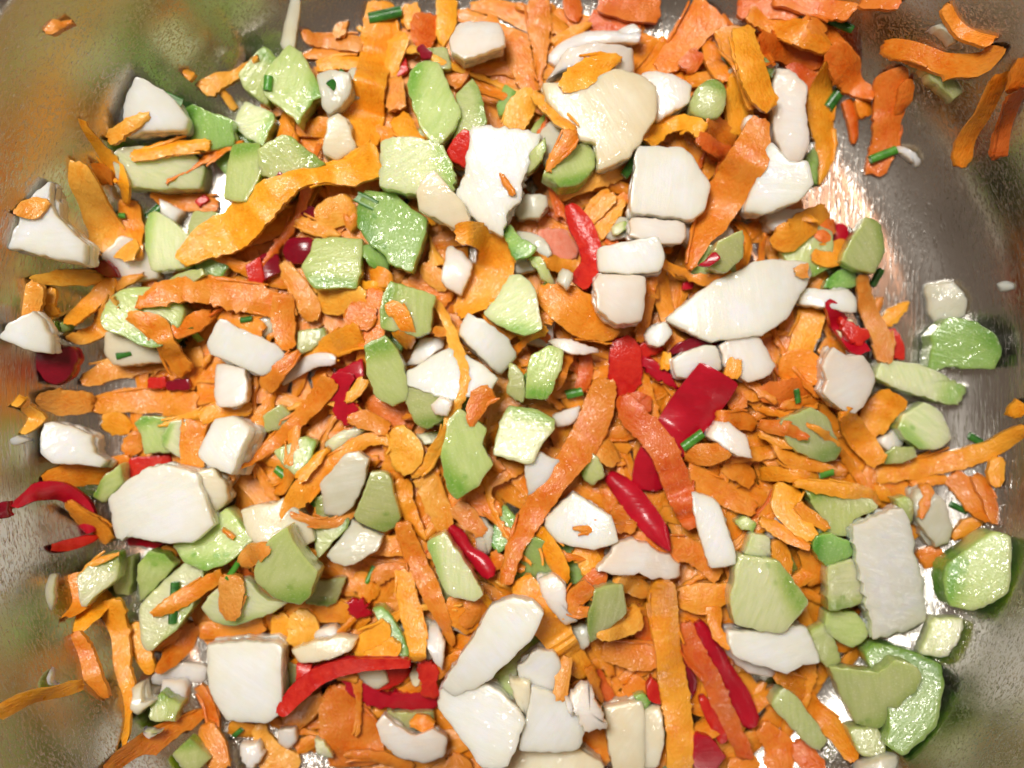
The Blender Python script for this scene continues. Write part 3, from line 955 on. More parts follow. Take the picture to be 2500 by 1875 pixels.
D('H', 6, 'small red chili chip under a thin orange strand', [1630,770,1740,740,1720,820,1620,830], 2, mat='chili')
D('O', 8, 'largest smooth white onion slab, pointed at one end', [1490,1080,1720,880,1900,770,2250,600,2480,580,2700,600,2740,700,2620,880,2480,1090,2280,1210,2100,1240,1850,1270,1650,1180], 8, dome=1.0, bev=1.2, mat='onion', ref='the largest smooth onion slab')
D('O', 6, 'small bright white onion crumb between carrot shreds', [1290,1210,1400,1120,1470,1110,1530,1200,1450,1310,1330,1300], 5)
D('H', 6, 'very dark chili piece in shadow under a smooth onion slab', [1500,1390,1560,1300,1720,1230,1950,1270,1850,1350], 3, mat='chili_d')
D('O', 7, 'flat white onion piece sprinkled with carrot bits', [1520,1430,1700,1330,1890,1300,1950,1500,1800,1580,1560,1580], 5)
D('O', 7, 'pink edged white onion block beside a shiny red chili strip', [1920,1310,2080,1220,2240,1190,2400,1480,2340,1560,2150,1620,1970,1490], 7, mat='onion_p', ref='the pink edged onion block')
S(8, [1470,1370,80, 1450,1510,90], mat='carrot')
S(8, [2060,1420,120, 2020,1580,130], mat='carrot')
S(6, [1080,60,150, 950,250,180, 870,420,120], mat='carrot')
S(6, [1010,20,150, 880,160,170, 760,280,100], mat='carrot_y')
S(5, [1150,40,100, 1090,140,120, 1060,300,80], mat='carrot_r')
RB('H', 7, 'torn bright red chili piece with ragged arms', [1090,1240,180, 1130,1400,300, 1120,1600,280, 1050,1790,110], 2.6, mat='chili', ins=1, fray=.8,
   extra=[('flesh', 'chili_f', [1180,1330,1400,1270,1440,1340,1400,1390,1260,1420,1200,1400], 3.2), ('flesh', 'chili', [1250,1420,1330,1400,1590,1620,1580,1680,1440,1620,1290,1500], 2.6)], ref='the torn red chili')
S(7, [400,860,150, 600,950,350, 800,1080,370, 1000,1180,220, 1085,1200,70], 'thick ragged carrot shred below an onion cube', mat='carrot', t=2.2)
S(6, [450,1140,150, 240,1260,100], mat='carrot')
S(6, [760,870,60, 830,940,150, 880,1010,100], mat='carrot')
D('O', 8, 'flat pinkish onion sliver under a thick ragged carrot shred', [480,1270,600,1240,900,1330,920,1370,700,1390,540,1330], 3, mat='onion_p')
D('E', 8, 'celery slice with a rounded top and spotted lower rim', [150,710,260,710,370,830,390,990,430,1170,270,1220,0,1110,-60,1020,30,920], 6, mat='celery_p', skin=95, ref='the spotted rim celery slice')
D('E', 7, 'wet yellowish celery baton between thin carrot shreds', [330,1390,480,1310,600,1340,600,1450,520,1660,480,1760,290,1740,290,1600], 6, mat='celery', skin=90, ref='the yellowish celery baton')
D('E', 5, 'dull celery chip half under a layered onion slice', [150,1440,260,1540,280,1650,270,1790,130,1720], 5, mat='celery_o', skin=None)
S(7, [680,1360,60, 600,1500,100, 530,1680,80], mat='carrot')
S(6, [800,1380,100, 790,1550,120, 740,1700,100], mat='carrot_r')
D('E', 6, 'deep green celery rib beside a red chili crescent', [150,260,250,400,390,480,320,560,200,600,100,360], 5, mat='celery_g', skin=120)
D('E', 6, 'light green celery splinter beside a red chili crescent', [300,560,420,560,550,800,430,750], 3.5, mat='celery', skin=None)
D('O', 6, 'grey white rounded onion piece under a ragged onion chunk', [170,130,280,30,460,40,480,130,400,230,230,230], 6, mat='onion_t', dome=.8)
# ---- tile 3,1
T(3, 1)
S(6, [550,170,170, 380,280,230, 200,400,250, 60,380,200], 'stout carrot shred at the edge of bare steel', mat='carrot')
D('O', 5, 'dull peach onion piece under a stout carrot shred', [30,190,200,150,390,150,300,330,80,330], 6, mat='onion_p')
D('H', 5, 'small glossy red chili square at the pile edge', [600,290,700,280,735,350,720,420,600,430], 2.5, mat='chili')
S(5, [470,420,150, 540,330,150, 600,260,80], mat='carrot_r')
S(5, [420,570,100, 560,550,200, 720,460,150], mat='carrot')
D('E', 6, 'oval celery slice with a bright rim at the edge of bare steel', [870,220,1000,280,1040,400,1050,520,970,690,820,660,660,590,780,360], 5, mat='celery_o', skin=345, ref='the oval celery at the pile edge')
D('E', 5, 'green celery slice tucked under an oval slice at the pile edge', [540,760,650,670,820,660,830,800,650,840,520,830], 4, mat='celery_g', skin=200)
V(6, 'shiny teal green chive snippet at the edge of bare steel', 1040,655,960,795, 72)
D('O', 7, 'white waisted spring onion tube with smooth sides', [350,810,560,840,740,820,790,900,790,1040,560,1000,330,960,335,870], 5, mat='onion', dome=1.3, cut=.1, ref='the white spring onion tube')
RB('H', 8, 'pointed red chili piece with orange flesh and two seeds', [545,930,70, 620,1080,150, 690,1230,150, 770,1380,150], 2.4, mat='chili', cup=.4,
   extra=[('flesh', 'chili_f', [680,1080,760,1090,900,1170,930,1230,810,1340,730,1240], 3.6), ('seed', 'seed', [750,1075,800,1080,830,1125,770,1110], 4.0), ('seed', 'seed', [665,1160,700,1180,730,1255,690,1220], 4.4)], ref='the pointed seedy chili')
D('H', 5, 'red chili piece holding one pale seed beside bare steel', [1050,1200,1130,1160,1200,1300,1200,1430,1090,1420,960,1510,1000,1400], 3, mat='chili', ins=1, extra=[('seed', 'seed', [1135,1240,1175,1205,1215,1270,1242,1360,1215,1365,1160,1290], 4.2)])
S(7, [850,710,80, 860,900,130, 920,1080,150, 970,1260,180, 950,1460,120], 'upright carrot shred beside a pointed red chili', mat='carrot_y')
S(4, [990,900,60, 980,1010,60], mat='carrot_y')
S(4, [1240,940,30, 1100,1050,120, 1020,1140,80], mat='carrot')
S(6, [420,1000,220, 370,1200,230, 290,1420,190], mat='carrot')
S(5, [640,1250,100, 560,1330,150, 480,1370,80], mat='carrot')
D('O', 3, 'glassy onion chip standing on bare steel', [1410,790,1600,760,1700,920,1700,1070,1480,1110,1430,1000], 2.4, mat='onion_t')
D('O', 2, 'tiny glassy onion speck alone on bare steel wall', [1945,800,2040,760,2120,790,2110,840,2010,850], 1.0, mat='onion_t')
D('E', 4, 'broad green celery slice lying alone on bare steel', [1480,1200,1600,1070,1800,1110,1960,1240,2000,1400,1940,1500,1700,1490,1580,1480,1470,1540], 6, mat='celery_g', skin=320, ref='the lone celery slice on the steel')
D('E', 6, 'long pale celery baton with a ribbed green end', [1040,1430,1350,1470,1560,1560,1750,1660,1680,1810,1480,1780,1200,1690,960,1580], 7, mat='celery_p', skin=30, rib=True, ref='the long pale celery baton')
D('O', 7, 'lilac tinted onion chunk with a yellow heart', [590,1320,700,1400,850,1390,970,1530,980,1640,900,1800,800,1890,640,1830,500,1700,540,1610,510,1480], 7, mat='onion_p', dome=.5, bow=-.8, bowdir=1.2, ref='the lilac onion chunk')
S(6, [140,1500,200, 350,1490,300, 510,1600,140], mat='carrot_r')
S(9, [280,690,80, 390,680,150], 'small carrot scrap stuck on a smooth onion slab', mat='carrot_y', t=.8)
# ---- tile 0,2
T(0, 2)
S(6, [790,220,150, 1000,170,200, 1300,170,220, 1670,200,230], 'wide straight carrot plank below a tiny red chili cube', mat='carrot')
S(6, [320,140,120, 500,180,230, 790,180,180], mat='carrot_y')
S(3, [120,210,80, 200,130,90], mat='carrot_y')
S(4, [200,440,60, 300,310,170, 220,220,120], mat='carrot_y')
D('O', 6, 'cream onion block with chipped corners beside the left wall', [390,350,560,340,760,370,910,440,930,580,990,650,940,710,750,680,560,670,450,610,420,500], 7, mat='onion', s=(0,15), ref='the chipped cream onion block')
D('O', 3, 'tiny bluish onion bar against the steel wall', [80,490,200,450,330,490,100,550], 2.5, mat='onion')
S(5, [370,850,140, 650,780,230, 950,740,200, 1100,640,80], mat='carrot')
S(5, [870,330,150, 1000,360,200, 1110,420,120], mat='carrot')
S(4, [1190,440,100, 1120,540,160, 1060,620,100], mat='carrot')
D('E', 5, 'yellow green celery piece with a notched side', [1130,360,1200,300,1380,300,1440,350,1400,430,1390,540,1420,600,1200,620,1190,450], 6, mat='celery', skin=250)
D('E', 6, 'lumpy pale celery piece beside an orange plank', [1440,350,1580,320,1580,600,1540,670,1380,560,1370,460], 5, mat='celery_p', skin=200)
S(7, [1670,330,190, 1640,550,220, 1640,740,200], mat='carrot')
D('O', 8, 'crisp white onion cube with a warm shaded side', [1660,610,1790,330,1950,300,2110,400,1960,790,1740,700], 8, s=(90,25), ref='the crisp onion cube')
S(7, [1700,330,110, 1900,240,130, 2130,230,120], mat='carrot')
D('H', 6, 'bright red chili strip on the edge of the largest white onion dome', [1100,650,1410,620,1420,700,1280,730,1250,810,1080,880,1050,940,1090,760], 2.5, mat='chili', ins=1)
D('O', 8, 'largest blown white onion chunk with curved cream layers', [870,1020,1060,850,1260,740,1400,710,1680,780,1790,1120,1800,1210,1640,1350,1370,1360,1050,1310,1000,1360,940,1340,900,1130], 8, dome=1.0, ref='the biggest snow white onion chunk')
D('O', 7, 'cream onion layer behind the biggest snow white onion chunk', [1640,770,1800,730,1900,880,1920,1000,1790,1130,1700,1000], 6, mat='onion_c')
D('E', 6, 'pale green celery side behind the biggest snow white onion chunk', [860,960,950,800,1090,680,1100,850,980,1000], 6, mat='celery', skin=200)
RB('H', 5, 'wide arched dark red chili strip by the steel wall', [130,1060,90, 300,940,150, 500,930,160, 650,1020,170, 720,1120,160, 770,1280,110], 2.2, mat='chili', cup=-.6, ref='the arched chili strip')
RB('H', 5, 'small orange red chili tail on bare steel', [450,1400,80, 640,1370,100, 830,1310,50], 2.0, mat='chili_f', ins=1)
S(6, [575,1020,50, 700,1150,150, 850,1260,190, 930,1360,140], mat='carrot')
D('H', 4, 'purple black chip standing in for a chili reflection on the steel wall', [0,1030,120,1010,120,1130,0,1160], 2.5, mat='chili_d')  # solid chip in place of the chili's mirror image in the steel
D('H', 7, 'narrow red chili chip under the biggest snow white onion chunk', [1060,1330,1200,1300,1380,1370,1330,1410,1070,1395], 2.5, mat='chili')
S(7, [1390,1390,60, 1420,1460,130, 1430,1540,60], mat='carrot_r')
D('E', 6, 'big smooth celery slice below the biggest snow white onion chunk', [1490,1370,1640,1330,1890,1070,2100,1300,2130,1340,1980,1500,1750,1590,1560,1530,1440,1400], 7, mat='celery', skin=90, dome=.4, ref='the big smooth celery slice')
S(9, [1885,1245,40, 1975,1335,50], 'tiny carrot fleck lying on a smooth celery slice')
D('O', 7, 'cream onion chunk above a lime green celery piece', [2030,1100,2160,1050,2330,1040,2380,1000,2510,1100,2600,1240,2640,1350,2530,1410,2150,1360,2074,1250], 7, mat='onion_c', ref='the cream chunk by lime celery')
V(9, 'bright green chive snippet standing against yellow carrot', 2045,1475,1950,1650, 62, mat='chive_b')
S(8, [650,1650,40, 830,1520,60, 1000,1470,40], mat='carrot_y', t=1)
# ---- tile 1,2
T(1, 2)
D('E', 8, 'lime green celery chunk with a pointed corner', [200,1330,380,1220,430,1370,610,1600,540,1800,440,1900,250,1870,60,1720,60,1600], 8, mat='celery', skin=80, ref='the lime celery chunk')
S(9, [-30,1540,110, 80,1450,190, 210,1400,100], mat='carrot_y')
S(8, [730,-10,180, 600,160,150, 380,380,110, 200,560,110, -10,710,50], 'long slim carrot strand slanting past a crisp onion cube', mat='carrot')
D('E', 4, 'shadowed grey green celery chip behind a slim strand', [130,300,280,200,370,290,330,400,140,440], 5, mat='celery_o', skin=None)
D('E', 5, 'round green celery slice behind crossing orange strands', [230,600,480,470,580,510,560,640,430,800,300,700], 5, mat='celery', skin=0)
S(7, [410,330,80, 410,500,90, 380,700,80, 350,860,80, 240,950,60], mat='carrot')
S(8, [300,1180,30, 380,1050,150, 550,850,210, 750,690,140, 900,570,120, 1050,490,100, 1250,490,100], 'long forked carrot shred pointing at a lime celery chunk', mat='carrot')
S(8, [700,570,30, 560,700,110, 440,830,120], mat='carrot')
RB('E', 7, 'thin pale green celery strip lying along a forked carrot shred', [1015,400,50, 850,460,100, 690,570,110], 2.0, mat='celery_p')
S(7, [860,310,60, 1000,330,150, 1210,410,120], mat='carrot')
S(9, [1240,400,100, 1320,500,260, 1350,630,320, 1300,780,120], 'crumpled yellow orange carrot fold', mat='carrot_y', t=2.4, ref='the crumpled carrot fold')
D('O', 8, 'watery oval onion slice ringed by a carrot strand', [840,620,960,600,1030,660,1000,860,900,1060,790,1140,650,1140,640,1030,620,870,720,760], 4, mat='onion_t', dome=.5, ref='the watery oval onion slice')
S(7, [450,1070,60, 600,1170,70, 780,1190,80, 930,1050,90, 1020,850,60], mat='carrot_y')
V(6, 'long dark green chive under carrot and onion', 240,740,640,1075, 85, mat='chive_b')
D('E', 7, 'olive celery tongue with a speckled end', [1060,760,1220,790,1250,960,1300,1150,1250,1240,1160,1290,940,1190,900,1130,980,1000], 5, mat='celery_o', skin=70, ref='the olive celery tongue')
D('E', 5, 'shaded green celery piece beside a glassy onion sheet', [560,1200,780,1160,870,1160,860,1240,700,1400,600,1510], 5, mat='celery_o', skin=0)
D('O', 6, 'glassy ragged onion sheet below an olive celery tongue', [680,1470,870,1230,880,1170,990,1250,1160,1310,1110,1420,1000,1490,850,1560,720,1520], 4, mat='onion_t')
S(7, [1330,830,140, 1340,1000,150, 1420,1170,110, 1520,1340,40], mat='carrot')
S(7, [1430,800,150, 1540,850,200, 1590,1000,210, 1650,1120,210, 1660,1270,110], mat='carrot_y')
S(8, [1310,1190,110, 1360,1330,160, 1460,1550,170, 1530,1700,190, 1640,1950,140, 1750,2240,50], 'long rough carrot shred running down beside a celery bar', mat='carrot')
D('E', 8, 'angular celery piece with a bright green notch', [1720,320,1800,240,1960,350,2030,400,1990,540,2090,700,1960,880,1780,1010,1700,900,1650,640], 7, mat='celery', skin=140, ref='the angular celery piece')
S(9, [2070,70,140, 1950,200,170, 1910,380,70], mat='carrot')
D('E', 6, 'murky celery slice with a small onion nub on it', [1340,180,1370,50,1560,100,1750,180,1690,310,1520,410,1430,360], 4, mat='celery_o', skin=80)
D('O', 7, 'small pale onion nub lying on a murky celery slice', [1550,200,1640,130,1750,170,1700,300,1600,280], 3, mat='onion_p')
S(5, [1030,170,100, 1200,250,250, 1420,370,140], mat='carrot_r')
D('H', 6, 'crumpled dark red chili scrap with an orange tip', [750,-60,930,-60,880,120,950,240,870,330,820,390,770,320,720,140,620,190,680,60], 2.5, mat='chili', rough=.0004)
S(7, [1000,-20,120, 930,90,100, 850,180,50], mat='carrot_y')
D('E', 6, 'thin yellow celery slip behind a long thin carrot strand', [1430,450,1640,430,1600,530,1500,540], 2.5, mat='celery_p', skin=None)
D('E', 5, 'speckled green celery chip near the middle of the long diagonal shred', [2074,1380,2090,1250,2170,1050,2310,1180,2280,1330,2130,1450], 5, mat='celery_g', skin=180)
D('O', 6, 'small grey white onion chip beside a red chili twist', [1970,1150,2090,1240,2080,1350,2050,1490,1950,1430,1920,1250], 4, mat='onion_t')
RB('H', 7, 'twisted red chili strip with a purple sheen', [1720,1230,60, 1800,1320,120, 1880,1440,100, 1990,1530,150, 2070,1650,130], 2.2, mat='chili', cup=-.5)
S(7, [1770,1050,150, 1900,1180,160, 2020,1290,90], mat='carrot_y')
S(6, [1890,940,130, 2010,1050,180, 2160,1090,120], mat='carrot')
D('E', 7, 'pale celery bar with a green long side', [1530,1350,1680,1280,1790,1420,1960,1700,2010,1790,1930,1850,1700,1800,1630,1650], 6, mat='celery_p', skin=170, ref='the pale celery bar')
S(6, [2170,1470,200, 2090,1570,90], mat='carrot')
S(6, [2080,560,100, 2080,680,90, 2170,760,90], mat='carrot')
S(5, [560,1420,130, 540,1500,100], mat='carrot')
V(8, 'thin pointed green chive snippet over an orange curl', 1080,1570,1020,1700, 50, mat='chive_b')
S(6, [1360,1590,100, 1180,1600,130, 1090,1700,120], mat='carrot')
# ---- tile 2,2
T(2, 2)
S(9, [960,-20,190, 880,300,280, 720,600,260, 500,880,230, 330,1150,220, 200,1400,150, 110,1700,110], 'longest carrot shred running diagonally down the middle of the pile', mat='carrot', t=2.0, ref='the longest diagonal carrot shred')
D('E', 8, 'yellowish celery chunk with a mottled green top edge', [90,330,150,210,400,250,530,330,530,400,400,560,340,700,20,620,50,450], 7, mat='celery_p', skin=290, ref='the mottled celery chunk')
D('O', 7, 'small pinkish onion bar beside a mottled celery chunk', [510,290,750,200,740,280,690,360,550,400], 3, mat='onion_p')
V(9, 'short bright green chive snippet above the longest carrot shred', 630,118,765,88, 92, mat='chive_b')
S(9, [1100,120,120, 1200,300,230, 1380,480,250, 1500,700,250, 1580,950,230, 1650,1220,110], 'thick carrot shred crossing over a shiny red chili strip', mat='carrot_r', t=2.2, ref='the thick crossing carrot shred')
D('O', 6, 'ivory onion chunk crossed by the longest carrot shred', [340,560,470,640,590,680,480,900,310,980,280,740], 7, mat='onion')
D('O', 7, 'rounded cream onion chunk below the longest carrot shred', [480,1150,700,940,860,1050,1000,1130,1060,1340,850,1410,560,1360,450,1230], 7, mat='onion', dome=1.0, bev=1.2, ref='the rounded cream chunk')
D('E', 6, 'tiny drop shaped green celery piece', [830,590,900,640,960,800,850,880,770,820,760,720], 4, mat='celery', skin=190, dome=.6)
S(8, [690,1250,30, 900,1240,80, 1220,1230,90], mat='carrot', t=1.2)
S(6, [1000,1120,200, 1200,1200,200, 1350,1300,150], mat='carrot')
S(6, [1050,1330,150, 1400,1400,250, 1700,1450,200, 1920,1660,140], mat='carrot')
S(5, [950,900,80, 1000,1030,130, 1050,1150,120], mat='carrot')
S(7, [840,560,100, 950,580,200, 1050,700,130], mat='carrot_y')
S(6, [880,470,100, 1080,440,130, 1250,420,100], mat='carrot')
D('O', 8, 'frosty lilac white onion strip below a red chili', [890,1580,1070,1350,1300,1380,1620,1570,1590,1660,1500,1700,1300,1650,1060,1610], 4, mat='onion_p', rough=.0003, ref='the frosty onion strip')
S(6, [690,1430,150, 830,1500,200, 850,1640,150], mat='carrot')
S(7, [360,1200,60, 450,1350,170, 560,1550,150, 640,1730,60], mat='carrot')
D('O', 8, 'tall white onion baton beside a thick crossing shred', [1690,940,1880,1000,1940,1070,2060,1480,2050,1540,1840,1580,1740,1250], 6, s=(25,10), ref='the tall onion baton')
S(8, [1630,620,150, 1820,620,200, 2010,590,110], mat='carrot')
S(8, [1640,760,200, 1850,880,200, 2050,1000,200, 2230,1080,140], mat='carrot')
D('O', 6, 'smooth pale onion petal beside a shiny red chili strip', [1820,460,1900,340,2000,340,2150,460,2200,660,2020,610], 6, mat='onion_p', dome=.6)
S(7, [1890,300,90, 2100,330,150, 2230,380,100], mat='carrot')
S(6, [1950,720,120, 2080,760,180, 2200,860,150], mat='carrot')
V(9, 'bright green chive snippet at the end of a shiny red chili strip', 1785,440,1615,565, 98, mat='chive_b')
D('E', 6, 'small lime celery chip beside a tall onion baton', [2060,1180,2160,1140,2230,1200,2200,1270,2110,1260], 4, mat='celery', skin=30)
RB('H', 8, 'broad shiny red chili strip running under a thick carrot shred', [1930,-70,400, 1730,200,430, 1540,450,380, 1370,680,330, 1310,920,270], 2.8, mat='chili', cup=-.9, blunt=1, fray=.15, ref='the shiny red chili strip')
RB('H', 8, 'straight tapering red chili strip with a torn tip', [985,790,110, 1150,950,220, 1300,1140,230, 1420,1300,180, 1500,1430,50], 2.8, mat='chili', cup=-.8, ref='the tapering chili strip')
S(7, [1290,120,200, 1250,200,230, 1200,100,120], mat='carrot_r')
S(5, [1980,180,200, 2120,110,250], mat='carrot')
# ---- tile 3,2
T(3, 2)
S(5, [-20,100,150, 250,100,250, 520,-10,140], mat='carrot_r')
V(7, 'tiny white and green chive tip on orange carrot', 295,70,312,185, 62)
S(6, [140,290,80, 300,240,80, 470,195,40], mat='carrot_r')
D('E', 6, 'rounded olive celery chunk crossed by orange tips', [120,340,420,220,560,300,640,450,720,580,660,680,540,690,300,600,190,500], 6, mat='celery_o', skin=60, dome=.4, ref='the rounded olive celery chunk')
S(7, [-20,370,80, 200,410,120, 390,485,40], mat='carrot')
S(7, [-20,430,70, 120,500,80, 245,550,60], mat='carrot')
S(7, [590,240,120, 730,400,200, 880,560,200, 990,700,140], mat='carrot')
S(6, [1110,120,240, 960,300,280, 960,460,150], mat='carrot')
D('O', 5, 'peach onion sheet under an orange carrot slab', [970,500,1130,400,1250,510,1060,600], 3, mat='onion_p')
D('E', 6, 'bright celery chunk with a cream heart and green corner', [1140,400,1180,300,1370,180,1500,250,1610,480,1480,580,1330,570,1200,480], 6, mat='celery_p', skin=135, ref='the cream heart celery chunk')
D('E', 5, 'translucent green celery end under a long horizontal shred', [1030,640,1120,560,1300,560,1330,640,1200,700,1050,710], 4, mat='celery_o', skin=180)
V(4, 'dark chive snippet lying on wet steel', 1715,455,1805,515, 75)
S(8, [-20,780,120, 300,780,150, 700,790,150, 1100,760,180, 1500,690,160, 1850,600,150, 2050,500,150, 2230,390,110], 'longest horizontal carrot shred reaching the right bowl wall', mat='carrot', t=1.8, ref='the longest horizontal carrot shred')
S(7, [1990,640,100, 1970,800,130, 1990,890,50], mat='carrot')
S(4, [2210,200,200, 2090,300,100], mat='carrot')
S(8, [100,530,50, 220,650,120, 400,700,120, 610,745,50], mat='carrot')
S(8, [270,865,60, 550,900,120, 850,950,120, 1010,1050,50], mat='carrot')
S(6, [960,880,80, 1030,960,110, 1090,1020,50], mat='carrot')
V(9, 'tiny green chive snippet on the longest horizontal shred', 495,803,612,770, 72, mat='chive_b')
S(7, [230,880,250, 200,1080,230, 340,1240,160, 440,1300,50], mat='carrot')
S(8, [290,1050,90, 420,1150,110, 560,1240,60], mat='carrot')
S(8, [-20,1170,80, 200,1290,120, 400,1400,80], mat='carrot')
S(7, [120,1340,150, 190,1550,130, 230,1680,50], mat='carrot')
S(5, [370,1390,130, 420,1560,170, 460,1720,130], mat='carrot')
D('E', 5, 'wide soft green celery slab under orange strands', [370,900,600,920,950,1010,1010,1080,760,1170,720,1300,460,1290,500,1150,400,1010], 6, mat='celery', skin=250, ref='the wide soft celery slab')
D('E', 6, 'grass green celery nub beside the tall ridged onion stack', [440,1300,560,1280,740,1350,790,1480,540,1570,410,1400], 5, mat='celery_g', skin=180, dome=.6)
D('E', 7, 'pale celery square beside the tall ridged onion stack', [540,1560,780,1500,830,1660,890,1890,560,1950], 6, mat='celery_p', skin=95)
D('O', 8, 'tall ridged white onion stack with wavy sides', [720,1200,1170,1070,1235,1200,1300,1440,1380,1640,1500,2080,960,2190,900,1950,800,1600,740,1350], 9, s=(10,10), rough=.0003, ref='the tall ridged onion stack')
D('E', 6, 'rounded green celery knob beside an oval onion', [1100,990,1200,970,1280,1010,1290,1200,1240,1260,1180,1100], 5, mat='celery', skin=None, dome=.8)
D('O', 7, 'pale oval onion piece with an orange strand hooked on it', [1310,930,1400,900,1530,1000,1610,1250,1590,1370,1480,1400,1330,1200,1290,1050], 6, mat='onion_t', dome=.8, ref='the pale oval onion')
S(8, [1370,870,100, 1390,1000,70, 1340,1160,50], mat='carrot')
S(7, [1250,860,80, 1450,830,80, 1580,840,60], mat='carrot')
S(7, [1590,790,150, 1750,950,200, 1850,1100,200, 1900,1190,90], mat='carrot')
S(6, [1790,790,100, 1920,1000,130, 1960,1210,90], mat='carrot')
S(5, [1840,1170,80, 1700,1240,120, 1610,1340,60], mat='carrot')
S(4, [1330,1520,200, 1510,1420,110], mat='carrot_r')
D('E', 6, 'large smooth celery wedge with a green outer curve near the right wall', [1830,1240,2010,1290,2010,1770,1850,1820,1680,1880,1460,1830,1400,1620,1460,1500,1600,1370], 7, mat='celery', skin=190, dome=.4, ref='the large right wall celery wedge')
V(5, 'dark chive bit in a gap beside an oval onion', 1570,1030,1695,1095, 62)
# ---- tile 3,3
T(3, 3)
D('E', 8, 'frosty pale celery slab with small green spots', [-180,-135,130,-95,385,255,175,530,-220,450,-255,220], 6, mat='celery_p', skin=340, ref='the frosty celery slab')
D('E', 7, 'pale celery tip behind a frosty celery slab', [-150,-150,-90,-330,60,-290,110,-100,-20,-120], 5, mat='celery_p', skin=None)
D('O', 7, 'bluish white onion chunk under a frosty celery slab', [0,520,200,460,390,490,460,650,500,780,340,800,200,850,0,790,-250,700,-280,500], 8, mat='onion', ref='the bluish onion chunk')
D('O', 6, 'lilac onion skin flap under a bluish onion chunk', [-330,560,-200,700,120,830,330,800,340,900,60,900,-120,860,-290,720], 3, mat='onion_p')
D('E', 6, 'squat celery block below a pale celery square', [540,340,780,340,930,500,900,560,780,660,620,580,520,500], 6, mat='celery', skin=None)
D('E', 5, 'thin watery celery slice under a bluish onion chunk', [390,500,520,440,620,580,700,780,560,820,470,720], 4, mat='celery', skin=None)
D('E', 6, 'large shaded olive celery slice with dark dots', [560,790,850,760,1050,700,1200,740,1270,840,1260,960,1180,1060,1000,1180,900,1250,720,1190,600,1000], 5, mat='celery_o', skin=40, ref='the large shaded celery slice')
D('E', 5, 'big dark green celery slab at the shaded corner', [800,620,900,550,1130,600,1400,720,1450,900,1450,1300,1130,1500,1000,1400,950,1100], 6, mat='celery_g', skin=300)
D('E', 5, 'pale wet celery sliver leaning out beside the tall ridged onion stack', [1380,350,1650,370,1640,460,1520,690,1260,650], 4, mat='celery_p', skin=None)
D('E', 6, 'olive celery strip beside a slanting carrot shred', [80,1130,200,990,330,1100,560,1430,480,1510,350,1430], 5, mat='celery_o', skin=None)
S(7, [110,860,110, 300,970,180, 430,1170,180, 600,1320,180, 770,1590,120], 'slanting carrot shred in the shaded corner', mat='carrot')
S(6, [-20,1300,150, 150,1480,250, 130,1680,300], mat='carrot_r')
S(6, [800,320,60, 880,350,60], mat='carrot')
S(4, [270,1450,150, 380,1560,200, 500,1700,150], mat='carrot_r')
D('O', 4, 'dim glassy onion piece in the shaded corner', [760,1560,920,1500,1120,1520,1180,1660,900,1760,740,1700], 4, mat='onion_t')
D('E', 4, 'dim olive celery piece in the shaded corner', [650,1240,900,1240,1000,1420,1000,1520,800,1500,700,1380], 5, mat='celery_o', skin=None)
# ---- tile 2,3
T(2, 3)
D('O', 8, 'long white onion spear with a frosted face', [-434,1020,-154,570,-14,290,176,210,330,240,436,320,336,540,26,870,-44,950,-324,1100], 6, dome=.4, ref='the long onion spear')
D('O', 7, 'minty white onion slab below a long onion spear', [-434,1040,-44,960,40,1000,206,1140,276,1250,126,1620,-74,1640,-244,1420,-454,1190], 7, mat='onion', dome=.6, ref='the minty onion slab')
D('E', 6, 'green celery piece between a long onion spear and onion chunks', [0,910,220,700,390,500,390,620,220,820,190,1110,20,1000], 5, mat='celery', skin=0)
D('O', 7, 'hexagonal white onion chunk beside a long onion spear', [220,790,400,640,550,700,590,820,530,1060,340,970,240,900], 7, mat='onion')
D('O', 7, 'thin cream onion tooth beside a hexagonal onion chunk', [140,940,330,950,310,1250,290,1280,190,1080], 4, mat='onion_c')
D('O', 7, 'large curved white onion shell by the bottom rim', [340,960,600,1080,790,1200,800,1280,750,1530,230,1500,280,1280,320,1150], 7, dome=.6)
D('O', 8, 'broad ivory onion dome cut by the bottom edge of the pile', [80,1620,300,1450,560,1440,800,1540,940,1640,930,1850,90,1850], 7, mat='onion_c', dome=1.0)
D('O', 8, 'splintered lilac onion shard', [670,950,820,880,870,1050,970,1250,900,1260,800,1270,680,1120], 3, mat='onion_p', rough=.0004)
D('O', 8, 'narrow lilac onion splinter beside a splintered shard', [600,950,660,980,670,1140,630,1060], 2.5, mat='onion_p')
S(7, [240,60,200, 370,280,300, 520,500,280, 680,720,250, 810,870,140], 'broad carrot shred sloping beside a long onion spear', mat='carrot', t=2)
S(8, [640,720,80, 600,900,120, 570,1090,110], mat='carrot_y')
S(7, [820,800,100, 890,1000,60, 940,1100,30], mat='carrot')
S(9, [60,1480,60, 140,1530,100, 180,1540,40], 'small orange carrot scrap on white onion near the bottom rim')
D('O', 5, 'long pinkish onion slice under a broad sloping carrot shred', [400,80,520,20,620,110,640,330,730,420,630,480,480,300,420,180], 6, mat='onion_p')
S(7, [830,100,180, 680,250,150, 720,330,100, 940,310,30], mat='carrot')
S(6, [960,0,120, 880,60,150, 760,150,120], mat='carrot_r')
D('E', 6, 'upright olive celery block with a shiny ridge', [870,130,1110,120,1150,380,1000,480,830,620,810,380], 8, mat='celery_o', skin=180, dome=.8, ref='the upright olive celery block')
D('O', 4, 'grey onion chip in the gap beside an upright celery block', [630,480,800,440,830,600,760,680], 4, mat='onion_t')
S(7, [890,530,90, 1100,450,200, 1260,350,200], mat='carrot_y')
S(7, [930,660,150, 1200,700,250, 1390,720,250], 'ruffled carrot shred beside a dark gap in the pile', mat='carrot')
